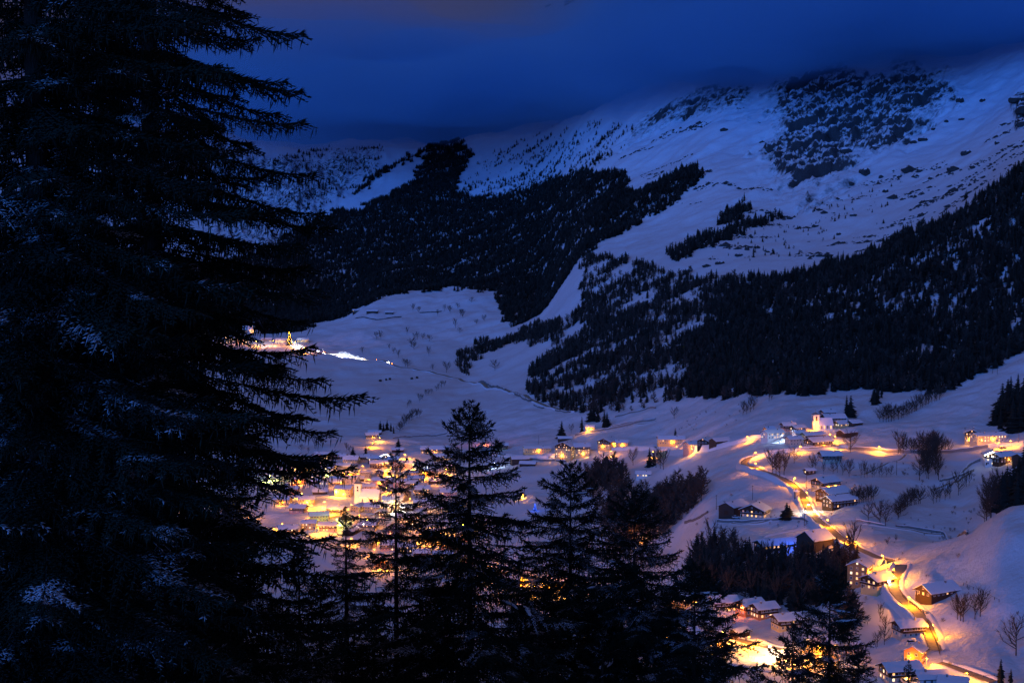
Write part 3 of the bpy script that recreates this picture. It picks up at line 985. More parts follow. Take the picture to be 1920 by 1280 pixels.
BOULDERS = [boulder_mesh(200 + k) for k in range(5)]
BIG_ROCKS = [(1621, 325, 17), (1703, 322, 17), (1724, 322, 9), (1786, 320, 13), (1652, 333, 8), (1730, 263, 12), (1712, 268, 9), (1812, 290, 13), (1842, 190, 10),
             (1800, 190, 11), (1803, 225, 7), (1775, 228, 6), (1750, 243, 7), (1583, 285, 15), (1640, 280, 12), (1298, 240, 9), (1305, 238, 7), (1358, 245, 10),
             (1350, 495, 8), (1385, 480, 7), (1400, 468, 7), (1440, 400, 7), (1480, 410, 8), (1537, 395, 8), (1545, 400, 7), (1528, 425, 7), (1595, 345, 8), (1660, 360, 8),
             (1325, 500, 7), (1537, 480, 6), (1573, 440, 6), (1600, 405, 6), (1320, 460, 5), (1745, 335, 6), (1870, 270, 7), (1895, 275, 6), (1885, 250, 6),
             (1905, 190, 16), (1915, 210, 17), (1918, 235, 12)]
for u, v, s in BIG_ROCKS:
    p = hit(u, v, 1850)
    b = obj("boulder", random.choice(BOULDERS), None, (p.x, p.y, p.z + 0.1 * s), random.uniform(0, 6.28))
    b.scale = (s * random.uniform(.8, 1.2), s * random.uniform(.6, 1), s * random.uniform(.5, .8))
    tag(b, "dark boulder half buried on the steep mountain snow", "boulder", "boulders on the mountain snow")
# smaller stones, too many to count
g = np.random.default_rng(77)
SCREE = [(1240, 500), (1330, 440), (1480, 395), (1600, 350), (1720, 300), (1920, 215), (1920, 300), (1800, 385), (1620, 470), (1390, 515)]
SCREE2 = [(1160, 300), (1300, 200), (1420, 200), (1460, 390), (1330, 430), (1200, 330)]
n = 60000
x, y = g.uniform(100, 1500, n), g.uniform(1850, 3900, n)
z = ground(x, y)
u, v = project(x, y, z)
nz = fbm((x + y) / 60, (y - x) / 160, 4, 0.6)
k = (in_poly(u, v, SCREE) & (nz > 0.42)) | (in_poly(u, v, SCREE2) & (nz > 0.85))
x, y, z = x[k][:4200], y[k][:4200], z[k][:4200]
octa_v = np.array([(1, 0, 0), (0, 1, 0), (-1, 0, 0), (0, -1, 0), (0, 0, .75), (0, 0, -.7)])
octa_f = np.array([(0, 1, 4), (1, 2, 4), (2, 3, 4), (3, 0, 4), (1, 0, 5), (2, 1, 5), (3, 2, 5), (0, 3, 5)])
sz = g.gamma(2.0, 0.75, len(x))[:, None, None] + 0.6
V = (octa_v[None] * (1 + 0.35 * g.uniform(-1, 1, (len(x), 6, 3)))) * sz * np.array((1.3, 1.0, 0.9)) + np.stack([x, y, z], -1)[:, None, :]
F = octa_f[None] + (np.arange(len(x)) * 6)[:, None, None]
tag(obj("scree", np_mesh("scree", V.reshape(-1, 3), F.reshape(-1, 3), ['rock'])), "dark stones strewn over the mountain snow slope", "scree", None, 'stuff')

# ------------------------------------------------------------------ roads


def ground_path(pix, step=3.0, ymin=380.0, smooth=9):
    P = np.array([hit(u, v, ymin) for u, v in pix])
    d = np.concatenate([[0], np.cumsum(np.linalg.norm(np.diff(P[:, :2], axis=0), axis=1))])
    s = np.arange(0, d[-1], step)
    Q = np.stack([np.interp(s, d, P[:, k]) for k in range(2)], -1)
    pad = smooth
    ker = np.ones(smooth) / smooth
    for _ in range(2):
        E = np.concatenate([np.repeat(Q[:1], pad, 0), Q, np.repeat(Q[-1:], pad, 0)])
        Q = np.stack([np.convolve(E[:, k], ker, 'same')[pad:-pad] for k in range(2)], -1)
    return Q


def offsets(Q):
    T = np.gradient(Q, axis=0)
    T /= np.linalg.norm(T, axis=1)[:, None] + 1e-9
    return np.stack([T[:, 1], -T[:, 0]], -1)


def smooth1(a, n):
    k = np.ones(n) / n
    return np.convolve(np.concatenate([np.repeat(a[:1], n), a, np.repeat(a[-1:], n)]), k, 'same')[n:-n]


ROADS = []


def road(pix, width, label=None, ymin=380.0, banks=True, lift=0.25, smooth=9):
    Q = ground_path(pix, 3.0, ymin, smooth)
    N = offsets(Q)
    w = width / 2
    zc = np.maximum.reduce([ground(*(Q + N * o).T) for o in (-w, -w / 2, 0, w / 2, w)]) + lift
    zc = smooth1(zc, 7)
    lanes = [-w, -w * 0.62, -w * 0.28, w * 0.28, w * 0.62, w]
    rows = []
    for k, o in enumerate(lanes):
        p = Q + N * o
        rows.append(np.column_stack([p, zc - (0.05 if k in (1, 4) else 0) * 0]))
    lo = [np.column_stack([Q + N * o, zc - 3.5]) for o in (-w, w)]
    rows = [lo[0]] + rows + [lo[1]]
    V = np.stack(rows, 1)
    n, m = V.shape[:2]
    ix = np.arange(n * m).reshape(n, m)
    f = np.stack([ix[:-1, :-1], ix[:-1, 1:], ix[1:, 1:], ix[1:, :-1]], -1).reshape(-1, 4)
    me = np_mesh("road", V.reshape(-1, 3), f, ['road', 'snow'], np.tile(np.array([1, 0, 0, 0, 0, 0, 1]), n - 1))
    tag(obj("road", me), kind='structure')
    if banks:
        for sgn in (-1, 1):
            prof = [(0.0, -0.5), (0.25, 0.45), (0.9, 0.85), (1.7, 0.55), (3.2, -1.6)]
            rr = []
            hgt = 1 + 0.5 * vnoise(np.arange(n) * 0.35, np.full(n, 3.0 + sgn))
            for o, hz in prof:
                p = Q + N * sgn * (w + o)
                zg = np.maximum(ground(*p.T), zc - 0.4) if hz > 0 else np.minimum(ground(*p.T), zc) - 0.2
                rr.append(np.column_stack([p, zg * 0.5 + zc * 0.5 + hz * hgt if hz > 0 else zg]))
            B = np.stack(rr, 1)
            ib = np.arange(n * 5).reshape(n, 5)
            fb = np.stack([ib[:-1, :-1], ib[:-1, 1:], ib[1:, 1:], ib[1:, :-1]], -1).reshape(-1, 4)
            tag(obj("snow_bank", np_mesh("snow_bank", B.reshape(-1, 3), fb, ['snow'], smooth=True)), kind='structure')
    ROADS.append((Q, zc))
    return Q, zc


R_UPPER = road([(1940, 829), (1896, 832), (1840, 838), (1780, 843), (1720, 846), (1650, 845), (1605, 841), (1575, 835)], 4.4, banks=True)
R_HAMLET = road([(1578, 835), (1545, 842), (1505, 843), (1470, 847), (1430, 853), (1405, 857), (1394, 863), (1392, 869), (1400, 875), (1420, 881), (1445, 890), (1475, 903), (1497, 916), (1508, 930), (1510, 946), (1522, 966), (1548, 987), (1575, 1011), (1605, 1031), (1650, 1050), (1685, 1059)], 4.4)
R_LOWER = road([(1690, 1061), (1690, 1072), (1678, 1082), (1670, 1098), (1676, 1113), (1695, 1130), (1718, 1148), (1733, 1164), (1741, 1183), (1749, 1205), (1755, 1228)], 4.8, smooth=5)
R_BOTTOM = road([(1735, 1238), (1752, 1241), (1780, 1254), (1810, 1266), (1850, 1276), (1900, 1292)], 5.0)
R_ROW = road([(1478, 812), (1440, 816), (1400, 823), (1372, 832), (1330, 840), (1290, 845), (1240, 842), (1190, 838), (1150, 838), (1110, 845), (1060, 853), (1000, 856), (940, 853), (880, 848)], 5.0)
R_FAR = road([(540, 655), (575, 657), (620, 664), (680, 674), (735, 684), (800, 696), (860, 709), (900, 719), (950, 733), (1000, 752), (1040, 765), (1085, 772)], 6.0, banks=False, smooth=5)
R_FLOOR = road([(1300, 1165), (1345, 1192), (1385, 1203), (1430, 1216), (1480, 1222), (1530, 1226), (1600, 1240)], 5.0)
R_TOWN = road([(560, 990), (600, 975), (640, 965), (690, 970), (730, 965), (760, 940), (770, 910), (790, 880), (800, 865)], 5.0, banks=False)
R_TOWN2 = road([(520, 905), (570, 900), (620, 905), (660, 900), (700, 905), (740, 900), (790, 895)], 4.5, banks=False)
R_TOWN3 = road([(640, 1010), (700, 1020), (760, 1005), (830, 1025), (900, 1035), (960, 1060), (1010, 1085)], 4.5, banks=False)


# tracks trodden and driven into the snow
def track(pix, width, ymin=380.0):
    Q = ground_path(pix, 3.0, ymin, 5)
    N = offsets(Q)
    rows = []
    for o, dz in ((-width / 2 - .9, -.1), (-width / 2 - .3, .40), (-width / 2, .12), (0, .16), (width / 2, .12), (width / 2 + .3, .40), (width / 2 + .9, -.1)):
        p = Q + N * o
        rows.append(np.column_stack([p, ground(*p.T) + dz + .12]))
    V = np.stack(rows, 1)
    n, m = V.shape[:2]
    ix = np.arange(n * m).reshape(n, m)
    f = np.stack([ix[:-1, :-1], ix[:-1, 1:], ix[1:, 1:], ix[1:, :-1]], -1).reshape(-1, 4)
    me = np_mesh("track", V.reshape(-1, 3), f, ['snow', 'road'], np.tile(np.array([0, 0, 1, 1, 0, 0]), n - 1))
    tag(obj("track", me), kind='structure')


track([(1078, 822), (1110, 812), (1150, 806), (1200, 796), (1240, 785)], 2.2)
track([(1465, 966), (1440, 978), (1400, 984), (1360, 980)], 1.6)
track([(1520, 985), (1470, 998), (1440, 1003), (1420, 1010)], 1.6)
track([(1605, 980), (1640, 985), (1680, 991), (1720, 996), (1780, 1002)], 2.2)
track([(1600, 893), (1640, 880), (1690, 862), (1700, 850)], 1.4)
track([(1755, 1130), (1735, 1120), (1700, 1118)], 2.0)
track([(690, 845), (700, 830), (735, 826), (790, 822), (840, 816)], 1.8)
track([(1340, 1195), (1300, 1215), (1330, 1240), (1400, 1250), (1470, 1262)], 1.6)
track([(1830, 880), (1800, 900), (1770, 912), (1740, 918)], 1.4)
# ------------------------------------------------------------------ the near spruces
def spindles(P0, P1, rad):
    """3-sided spindles between point arrays"""
    P0, P1 = np.asarray(P0, float), np.asarray(P1, float)
    rad = np.broadcast_to(np.asarray(rad, float), (len(P0),))
    d = P1 - P0
    d /= np.linalg.norm(d, axis=1)[:, None] + 1e-9
    a = np.cross(d, np.array((0.21, 0.13, 0.97)))
    a /= np.linalg.norm(a, axis=1)[:, None] + 1e-9
    b = np.cross(a, d)
    mid_ = P0 + (P1 - P0) * 0.4
    ring = [mid_ + (a * math.cos(t) + b * math.sin(t)) * rad[:, None] for t in (math.pi / 6, math.pi * 5 / 6, math.pi * 1.5)]
    V = np.stack([P0] + ring + [P1], 1)
    f = np.array([(0, 2, 1), (0, 3, 2), (0, 1, 3), (4, 1, 2), (4, 2, 3), (4, 3, 1)])
    F = f[None] + (np.arange(len(P0)) * 5)[:, None, None]
    return V.reshape(-1, 3), F.reshape(-1, 3)


def axis_z(s, L):
    return L * (0.03 * s - 0.24 * s ** 2 + 0.19 * s ** 4)


def branch_arrays(L, seed, hang=0.35):
    g = np.random.default_rng(seed)
    wy = g.uniform(-0.06, 0.06) * L
    ph = g.uniform(0, 6.28)

    def ax(s):
        s = np.asarray(s, float)
        return np.stack([L * s, wy * s * s + 0.012 * L * np.sin(5 * s + ph), axis_z(s, L)], -1)
    P0, P1, RD, MI = [], [], [], []

    def add(p, q, r, m=0):
        P0.append(p)
        P1.append(q)
        RD.append(r)
        MI.append(m)
    # woody axis
    ss = np.linspace(0, 1, 10)
    A = ax(ss)
    for i in range(9):
        r = (0.011 + 0.006 * L) * (1 - 0.8 * ss[i])
        add(A[i] - (A[i + 1] - A[i]) * 0.5, A[i + 1] + (A[i + 1] - A[i]) * 0.35, r, 1)
    lmax = min(0.24 * L + 0.14, 0.95)
    step = 0.115 / L
    s = 0.05 + 0.08 * g.uniform()
    side = 1
    while s < 0.99:
        prof = min(1, (s / 0.28)) ** 0.8 * (1 - s) ** 0.42 * 1.05 + 0.24
        l = lmax * prof * g.uniform(0.55, 1.2)
        if g.uniform() < 0.12:
            l *= 0.35
        base = ax(s)
        ang = side * R(62 - 30 * s + g.uniform(-14, 14))
        dr = np.array((math.cos(ang), math.sin(ang), -0.10 - 0.30 * g.uniform() * (1 - s) + 0.12 * s))
        sag = g.uniform(0.2, 0.55) * (1 - 0.7 * s)

        def bl(t):
            return base + dr * l * t + np.array((0, 0, -sag * l * t * t))
        k = 3 if l > 0.35 else 2
        for i in range(k):
            add(bl(i / k - 0.05), bl((i + 1) / k + 0.08), 0.016 if l > .3 else 0.014)
        n = max(2, int(l / 0.062))
        for i in range(n):
            t = (i + 0.6) / n
            p = bl(t)
            sd = 1 if i % 2 else -1
            a2 = ang + sd * R(g.uniform(28, 58))
            sl = g.uniform(0.09, 0.19) * (1.05 - 0.35 * t)
            d = np.array((math.cos(a2), math.sin(a2), g.uniform(-0.45, 0.22) + 0.15 * s))
            add(p, p + d * sl, g.uniform(0.016, 0.025))
            if g.uniform() < hang * (1 - 0.6 * s):
                hl = g.uniform(0.12, 0.36) * min(1.0, 0.45 + 0.16 * L)
                add(p, p + np.array((g.uniform(-.22, .22), g.uniform(-.22, .22), -1)) * hl, g.uniform(0.013, 0.02))
        if s > 0.45:
            for _ in range(2):
                a2 = g.uniform(-0.9, 0.9)
                add(base, base + np.array((math.cos(a2), math.sin(a2), g.uniform(-0.2, 0.75))) * g.uniform(0.1, 0.22), 0.017)
        s += step * g.uniform(0.45, 0.7)
        side = -side
    for _ in range(14):
        a2 = g.uniform(-1.2, 1.2)
        add(ax(0.985), ax(0.985) + np.array((math.cos(a2), math.sin(a2), g.uniform(-0.1, 0.6))) * g.uniform(0.12, 0.26), 0.017)
    V, F = spindles(P0, P1, RD)
    return V, F, np.repeat(np.array(MI), 6)


BR_LEN = [0.35, 0.6, 0.95, 1.4, 2.0, 2.7, 3.5, 4.5]
BRANCH = []
BR_ARR = []
for i, L_ in enumerate(BR_LEN):
    row = [branch_arrays(L_, 300 + 10 * i + k, 0.30 if k < 2 else 0.6) for k in range(3)]
    BR_ARR.append(row)
    BRANCH.append([np_mesh("branch", v, f, ['needles', 'bark'], m) for v, f, m in row])


def clump_mesh(seed):
    g = np.random.default_rng(seed)
    n, m = 9, 7
    V, F = [], []
    for i in range(n):
        t = i / (n - 1)
        r = (0.15 if i in (0, n - 1) else 0.55 + 0.45 * math.sin(math.pi * t)) * g.uniform(0.7, 1.25)
        oy = 0.35 * math.sin(3.1 * t + seed)
        for k in range(m):
            a = 2 * math.pi * k / m
            V.append((t * 2 - 1 + g.uniform(-.05, .05), oy + 0.30 * r * math.cos(a), 0.17 * r * math.sin(a) * (1.0 if math.sin(a) > 0 else 0.35) - 0.10 * t))
    for i in range(n - 1):
        for k in range(m):
            k2 = (k + 1) % m
            F.append((i * m + k, (i + 1) * m + k, (i + 1) * m + k2, i * m + k2))
    return np_mesh("snow_clump", np.array(V), np.array(F), ['snow'], smooth=True)


CLUMPS = [clump_mesh(k) for k in range(4)]


def pick_branch(r):
    k = int(np.argmin([abs(math.log(r / q)) for q in BR_LEN]))
    return k, r / BR_LEN[k]


def whorls(d0, d1, radius, spacing, per, g):
    """(depth below the tip, azimuth, length, elevation) of the branches of a spruce"""
    out = []
    d = d0
    while d < d1:
        n = per if d > 1.0 else max(4, per - 1)
        off = g.uniform(0, 6.28)
        for k in range(n):
            az = off + 6.283 * k / n + g.uniform(-.35, .35)
            el = R(46) * math.exp(-d / 2.2) - R(9) * (1 - math.exp(-d / 5)) + R(g.uniform(-7, 7))
            out.append((d + g.uniform(-.12, .12), az, max(0.22, radius(d) * g.uniform(0.62, 1.14)), el))
        d += spacing * (0.55 if d < 1.2 else 1.0) * g.uniform(0.8, 1.2)
    return out


def leader(mb_top, height):
    pass


def spruce(u, vapex, Y, rmax, sd, label, seed, spacing=0.42, per=6, snowy=0.05, apex_z=None, thin=1.0):
    """a near spruce: trunk, every branch that shows as its own part, the hidden rest of the crown as one part"""
    g = np.random.default_rng(seed)
    a, t = pix_at(u, vapex if apex_z is None else 460)
    X = a * Y
    za = t * Y if apex_z is None else apex_z
    zb = float(ground(X, Y)) - 0.3
    H = za - zb
    tr = thing("spruce_tree", label, "tree", (X, Y, zb), 0.0, "big spruces on the near slope")
    mb = MB()
    r0 = 0.0105 * H + 0.03
    npt = 9
    pts, rad = [], []
    for i in range(npt + 1):
        q = i / npt
        pts.append((0.05 * math.sin(3 * q + seed) * q * (1 - q), 0.05 * math.cos(4 * q + seed) * q * (1 - q), H * q))
        rad.append(r0 * (1 - q) ** 0.9 + 0.008)
    mb.tube(pts, rad, 9)
    obj("trunk", mb.mesh("trunk", ['bark'], True), tr)
    # leading shoots
    P0 = [(0, 0, H - .5 + .08 * k) for k in range(7)]
    P1 = [(g.uniform(-.1, .1), g.uniform(-.1, .1), H - .36 + .08 * k) for k in range(7)]
    V, F = spindles(P0, P1, 0.02)
    obj("tip_shoots", np_mesh("tip_shoots", V, F, ['needles']), tr)

    def radius(d):
        return rmax * (1 - math.exp(-d / sd)) * thin + 0.10
    zlow = pix_at(960, 1345)[1] * Y                     # below this a branch is out of the frame
    ztop = pix_at(960, -60)[1] * Y + 0.8
    ws = whorls(0.22, H - 1.2, radius, spacing, per, g)
    shown, rest = [], []
    for d, az, l, el in ws:
        z = H - d
        if zlow < za - d < ztop:
            shown.append((z, az, l, el))
        elif za - d >= ztop or (za - d > zlow - 6 and g.uniform() < 0.5):
            if g.uniform() < 0.5:
                rest.append((z, az, l, el))
    if len(shown) > 296:
        idx_ = g.permutation(len(shown))
        rest += [shown[i] for i in idx_[296:]]
        shown = [shown[i] for i in idx_[:296]]
    for z, az, l, el in shown:
        k, s = pick_branch(l)
        b = obj("branch", BRANCH[k][int(g.integers(0, 3))], tr, (0, 0, z))
        b.rotation_euler = (R(g.uniform(-8, 8)), -el, az)
        b.scale = (s, s, s)
        if l > 0.8 and abs(math.cos(az)) > 0.45 and g.uniform() < snowy * 1.6:
            L_ = BR_LEN[k]
            q, w = g.uniform(0.3, 0.6), g.uniform(0.24, 0.44)
            for _ in range(int(g.integers(1, 3))):        # snow lying along the bough
                c = obj("snow_clump", CLUMPS[int(g.integers(0, 4))], b, (L_ * q, g.uniform(-.06, .06), float(axis_z(q, L_)) + 0.03))
                c.scale = (w * 0.9, w * g.uniform(0.6, 1.0), w * 0.62)
                c.rotation_euler = (0, R(g.uniform(4, 22)), g.uniform(-.6, .6))
                q += w * g.uniform(0.9, 1.7) / L_
                w *= g.uniform(0.65, 1.0)
                if q > 0.92:
                    break
    if rest:
        VV, FF, MM, n = [], [], [], 0
        for z, az, l, el in rest[:130]:
            k, s = pick_branch(l)
            v, f, m = BR_ARR[k][int(g.integers(0, 3))]
            if len(f) > 1500:                           # the hidden branches are thinned
                keep = np.repeat(g.uniform(size=len(f) // 6) < 0.45, 6)
                f, m = f[keep], m[keep]
            rot = np.array(Matrix.Rotation(az, 3, 'Z') @ Matrix.Rotation(-el, 3, 'Y'))
            VV.append((v * s) @ rot.T + np.array((0, 0, z)))
            FF.append(f + n)
            MM.append(m)
            n += len(v)
        tag(obj("crown", np_mesh("crown", np.concatenate(VV), np.concatenate(FF), ['needles', 'bark'], np.concatenate(MM)), tr), kind='stuff')
    return tr


# crowns for the spruces further back, which show only as dark masses and tips
def whole_crown(seed, H, rmax, sd, spacing, per):
    g = np.random.default_rng(seed)
    VV, FF, MM, n = [], [], [], 0
    for d, az, l, el in whorls(0.2, H - 0.8, lambda d: rmax * (1 - math.exp(-d / sd)) + 0.1, spacing, per, g):
        k, s = pick_branch(l)
        v, f, m = BR_ARR[k][int(g.integers(0, 3))]
        rot = np.array(Matrix.Rotation(az, 3, 'Z') @ Matrix.Rotation(-el, 3, 'Y'))
        VV.append((v * s) @ rot.T + np.array((0, 0, -d)))
        FF.append(f + n)
        MM.append(m)
        n += len(v)
    return np_mesh("crown", np.concatenate(VV), np.concatenate(FF), ['needles', 'bark'], np.concatenate(MM))


CROWNS = [whole_crown(900, 9.5, 2.9, 4.6, 0.46, 6), whole_crown(901, 9.5, 2.4, 4.2, 0.5, 5)]


def back_spruce(u, vapex, Y, scale, label, k, seed):
    a, t = pix_at(u, vapex)
    X, za = a * Y, t * Y
    zb = float(ground(X, Y)) - 0.3
    tr = thing("spruce_tree", label, "tree", (X, Y, zb), 0.0, "smaller spruces filling the near slope")
    H = za - zb
    mb = MB()
    mb.tube([(0, 0, 0), (0.03, 0, H * .5), (0, 0, H + 0.1)], [0.014 * H, 0.009 * H, 0.008], 8)
    obj("trunk", mb.mesh("trunk", ['bark'], True), tr)
    c = obj("crown", CROWNS[k], tr, (0, 0, H), seed * 1.7)
    c.scale = (scale, scale, scale)
    return tr


spruce(285, 0, 35, 6.6, 19, "huge dark spruce with a straight trunk and long drooping boughs beside the valley view", 11, 0.66, 7, 0.02, apex_z=20.0)
spruce(70, 0, 27, 5.6, 16, "huge dark spruce at the frame edge with a thick black crown", 12, 0.5, 7, 0.02, apex_z=17.0)
spruce(880, 757, 48, 5.6, 6.2, "tall central spruce with a bare trunk line and hanging twigs before the village", 13, 0.50, 6, 0.07)
spruce(742, 850, 58, 3.6, 5.0, "slim sparse spruce against the brightest village lights", 14, 0.7, 5, 0.05)
spruce(1070, 868, 56, 4.6, 5.2, "spruce with a fine spire in front of the pale snow by the gully", 15, 0.42, 6, 0.06)
spruce(1190, 915, 54, 4.9, 4.6, "broad spruce in front of the leafless ravine wood", 16, 0.42, 6, 0.08)
spruce(1303, 1056, 50, 3.9, 4.0, "spruce with long low boughs reaching over the lit valley road", 17, 0.40, 6, 0.07)
spruce(1557, 1068, 52, 3.0, 3.6, "narrow spruce rising before the wood under the inn", 18, 0.40, 6, 0.07)
spruce(1487, 1168, 45, 1.7, 3.2, "thin half bare young spruce over the bright floodlit yard", 19, 0.42, 5, 0.03)
BACK = [(120, 40, 46, 1.5, 0), (-60, 250, 44, 1.9, 1), (20, 420, 50, 1.5, 0), (190, 500, 47, 1.3, 1), (430, 860, 62, 1.1, 0), (120, 620, 40, 1.4, 1), (20, 760, 36, 1.3, 0),
        (340, 830, 46, 1.15, 1), (560, 1030, 62, 0.9, 0), (648, 958, 66, 0.6, 1), (600, 1075, 56, 1.0, 0), (450, 990, 50, 1.2, 1), (700, 1120, 64, 0.9, 0),
        (235, 960, 40, 1.15, 0), (520, 1130, 46, 1.0, 1), (770, 1150, 60, 0.85, 1), (640, 1170, 48, 0.9, 0), (815, 1180, 56, 0.9, 0), (985, 1120, 66, 0.9, 1), (1000, 1170, 60, 0.9, 0),
        (1130, 1090, 62, 1.0, 1), (1245, 1130, 58, 0.9, 0), (1130, 1180, 50, 0.85, 1), (955, 1225, 50, 0.8, 1), (1345, 1215, 48, 0.6, 0), (1420, 1245, 46, 0.5, 1), (1610, 1215, 50, 0.5, 0), (1704, 1243, 52, 0.35, 1),
        (80, 1080, 34, 0.9, 1), (390, 1160, 38, 0.8, 0)]
BACK_LABEL = [
    "tall spruce hidden behind the two huge spruces near the sky", "dark spruce at the very edge of the frame behind the thick crown", "spruce deep in the thick crown at the frame edge",
    "spruce just beside the huge straight trunk at mid height", "spruce behind the long boughs at the height of the hotel roofs", "spruce in the darkest mass below the small far lights",
    "spruce in the dark edge corner at the height of the far lights", "black spruce between the huge trunk and the village glow", "spruce in front of the village street with the green lamp",
    "small spruce tip below the floodlit church", "snow dusted spruce under the orange village yards", "dark spruce under the long boughs beside the village",
    "spruce filling the gap beside the slim sparse spruce", "black spruce at the foot of the huge trunk", "snow dusted spruce low beside the huge tree", "spruce between the slim spruce and the central spruce",
    "low spruce with bright snow on its top", "spruce at the foot of the central spruce on its village side", "spruce beside the blue lit tree", "spruce low between the central spruce and the fine spire",
    "spruce between the fine spire and the broad spruce", "spruce behind the long low boughs", "low spruce under the broad spruce", "low spruce at the foot of the central spruce",
    "low spruce under the long boughs over the road", "small spruce top beside the bright floodlit yard", "small spruce top below the domed shed", "small spruce tip in front of the house with the lit ground floor",
    "dark low spruce in the frame corner", "low dark spruce in the middle of the black foreground"]
for k, (b, lb) in enumerate(zip(BACK, BACK_LABEL)):
    back_spruce(*b[:4], lb, b[4], k)
# ------------------------------------------------------------------ houses
WIN_CACHE = {}


def window_mesh(w, h, state):
    key = (round(w, 2), round(h, 2), state)
    if key not in WIN_CACHE:
        mb = MB()                                       # local: x along the wall, y outwards, z up, centred
        t = 0.12
        for c, s in (((0, .04, h / 2 + t / 2), (w + 2 * t, .14, t)), ((0, .06, -h / 2 - t / 2), (w + 2 * t + .1, .2, t)),
                     ((-w / 2 - t / 2, .04, 0), (t, .14, h)), ((w / 2 + t / 2, .04, 0), (t, .14, h)), ((0, .03, 0), (.07, .08, h))):
            mb.box(c, s, 0)
        fr = mb.mesh("window", ['white' if state != 'dark2' else 'barnwood'])
        pb = MB()
        pb.box((0, 0.0, 0), (w, 0.06, h), 0)
        mat = {'lit': 'glass_lit', 'pale': 'glass_pale', 'dim': 'glass_dim'}.get(state, 'glass_dark')
        both = MB()
        both.v, both.f, both.m = list(mb.v), list(mb.f), list(mb.m)
        both.box((0, 0.0, 0), (w, 0.06, h), 1)
        WIN_CACHE[key] = (fr, pb.mesh("pane", [mat]), both.mesh("window", ['white' if state != 'dark2' else 'barnwood', mat]))
    return WIN_CACHE[key]


def put_window(root, w, h, state, loc, rz, near):
    fr, pn, both = window_mesh(w, h, state)
    if near:
        o = obj("window", fr, root, loc, rz)
        obj("pane", pn, o)
    else:
        obj("window", both, root, loc, rz)


SLAB = {}


def snow_slab(L, S, seed):
    """snow lying on one roof plane: x along the ridge, y down the slope"""
    g = np.random.default_rng(seed)
    n, m = 9, 5
    V = []
    for i in range(n):
        for j in range(m):
            edge = min(i, n - 1 - i, 1) * min(m - 1 - j, 1)
            V.append(((i / (n - 1) - .5) * L + (0 if edge else g.uniform(-.12, .12)), j / (m - 1) * S + (g.uniform(-.2, .15) if j == m - 1 else 0),
                      0.30 + 0.12 * edge + g.uniform(-.06, .06)))
    for i in range(n):
        for j in range(m):
            x, y, z = V[i * m + j]
            V.append((x, y, 0.0))
    F = []
    k = n * m
    for i in range(n - 1):
        for j in range(m - 1):
            a = i * m + j
            F.append((a, a + m, a + m + 1, a + 1))
            F.append((k + a, k + a + 1, k + a + m + 1, k + a + m))
    ring = [i * m for i in range(n)] + [(n - 1) * m + j for j in range(1, m)] + [i * m + m - 1 for i in range(n - 2, -1, -1)] + [j for j in range(m - 2, 0, -1)]
    for a, b in zip(ring, ring[1:] + ring[:1]):
        F.append((a, k + a, k + b, b))
    return V, F


HOUSES = []
HS = 0.76                              # these are small old farmhouses


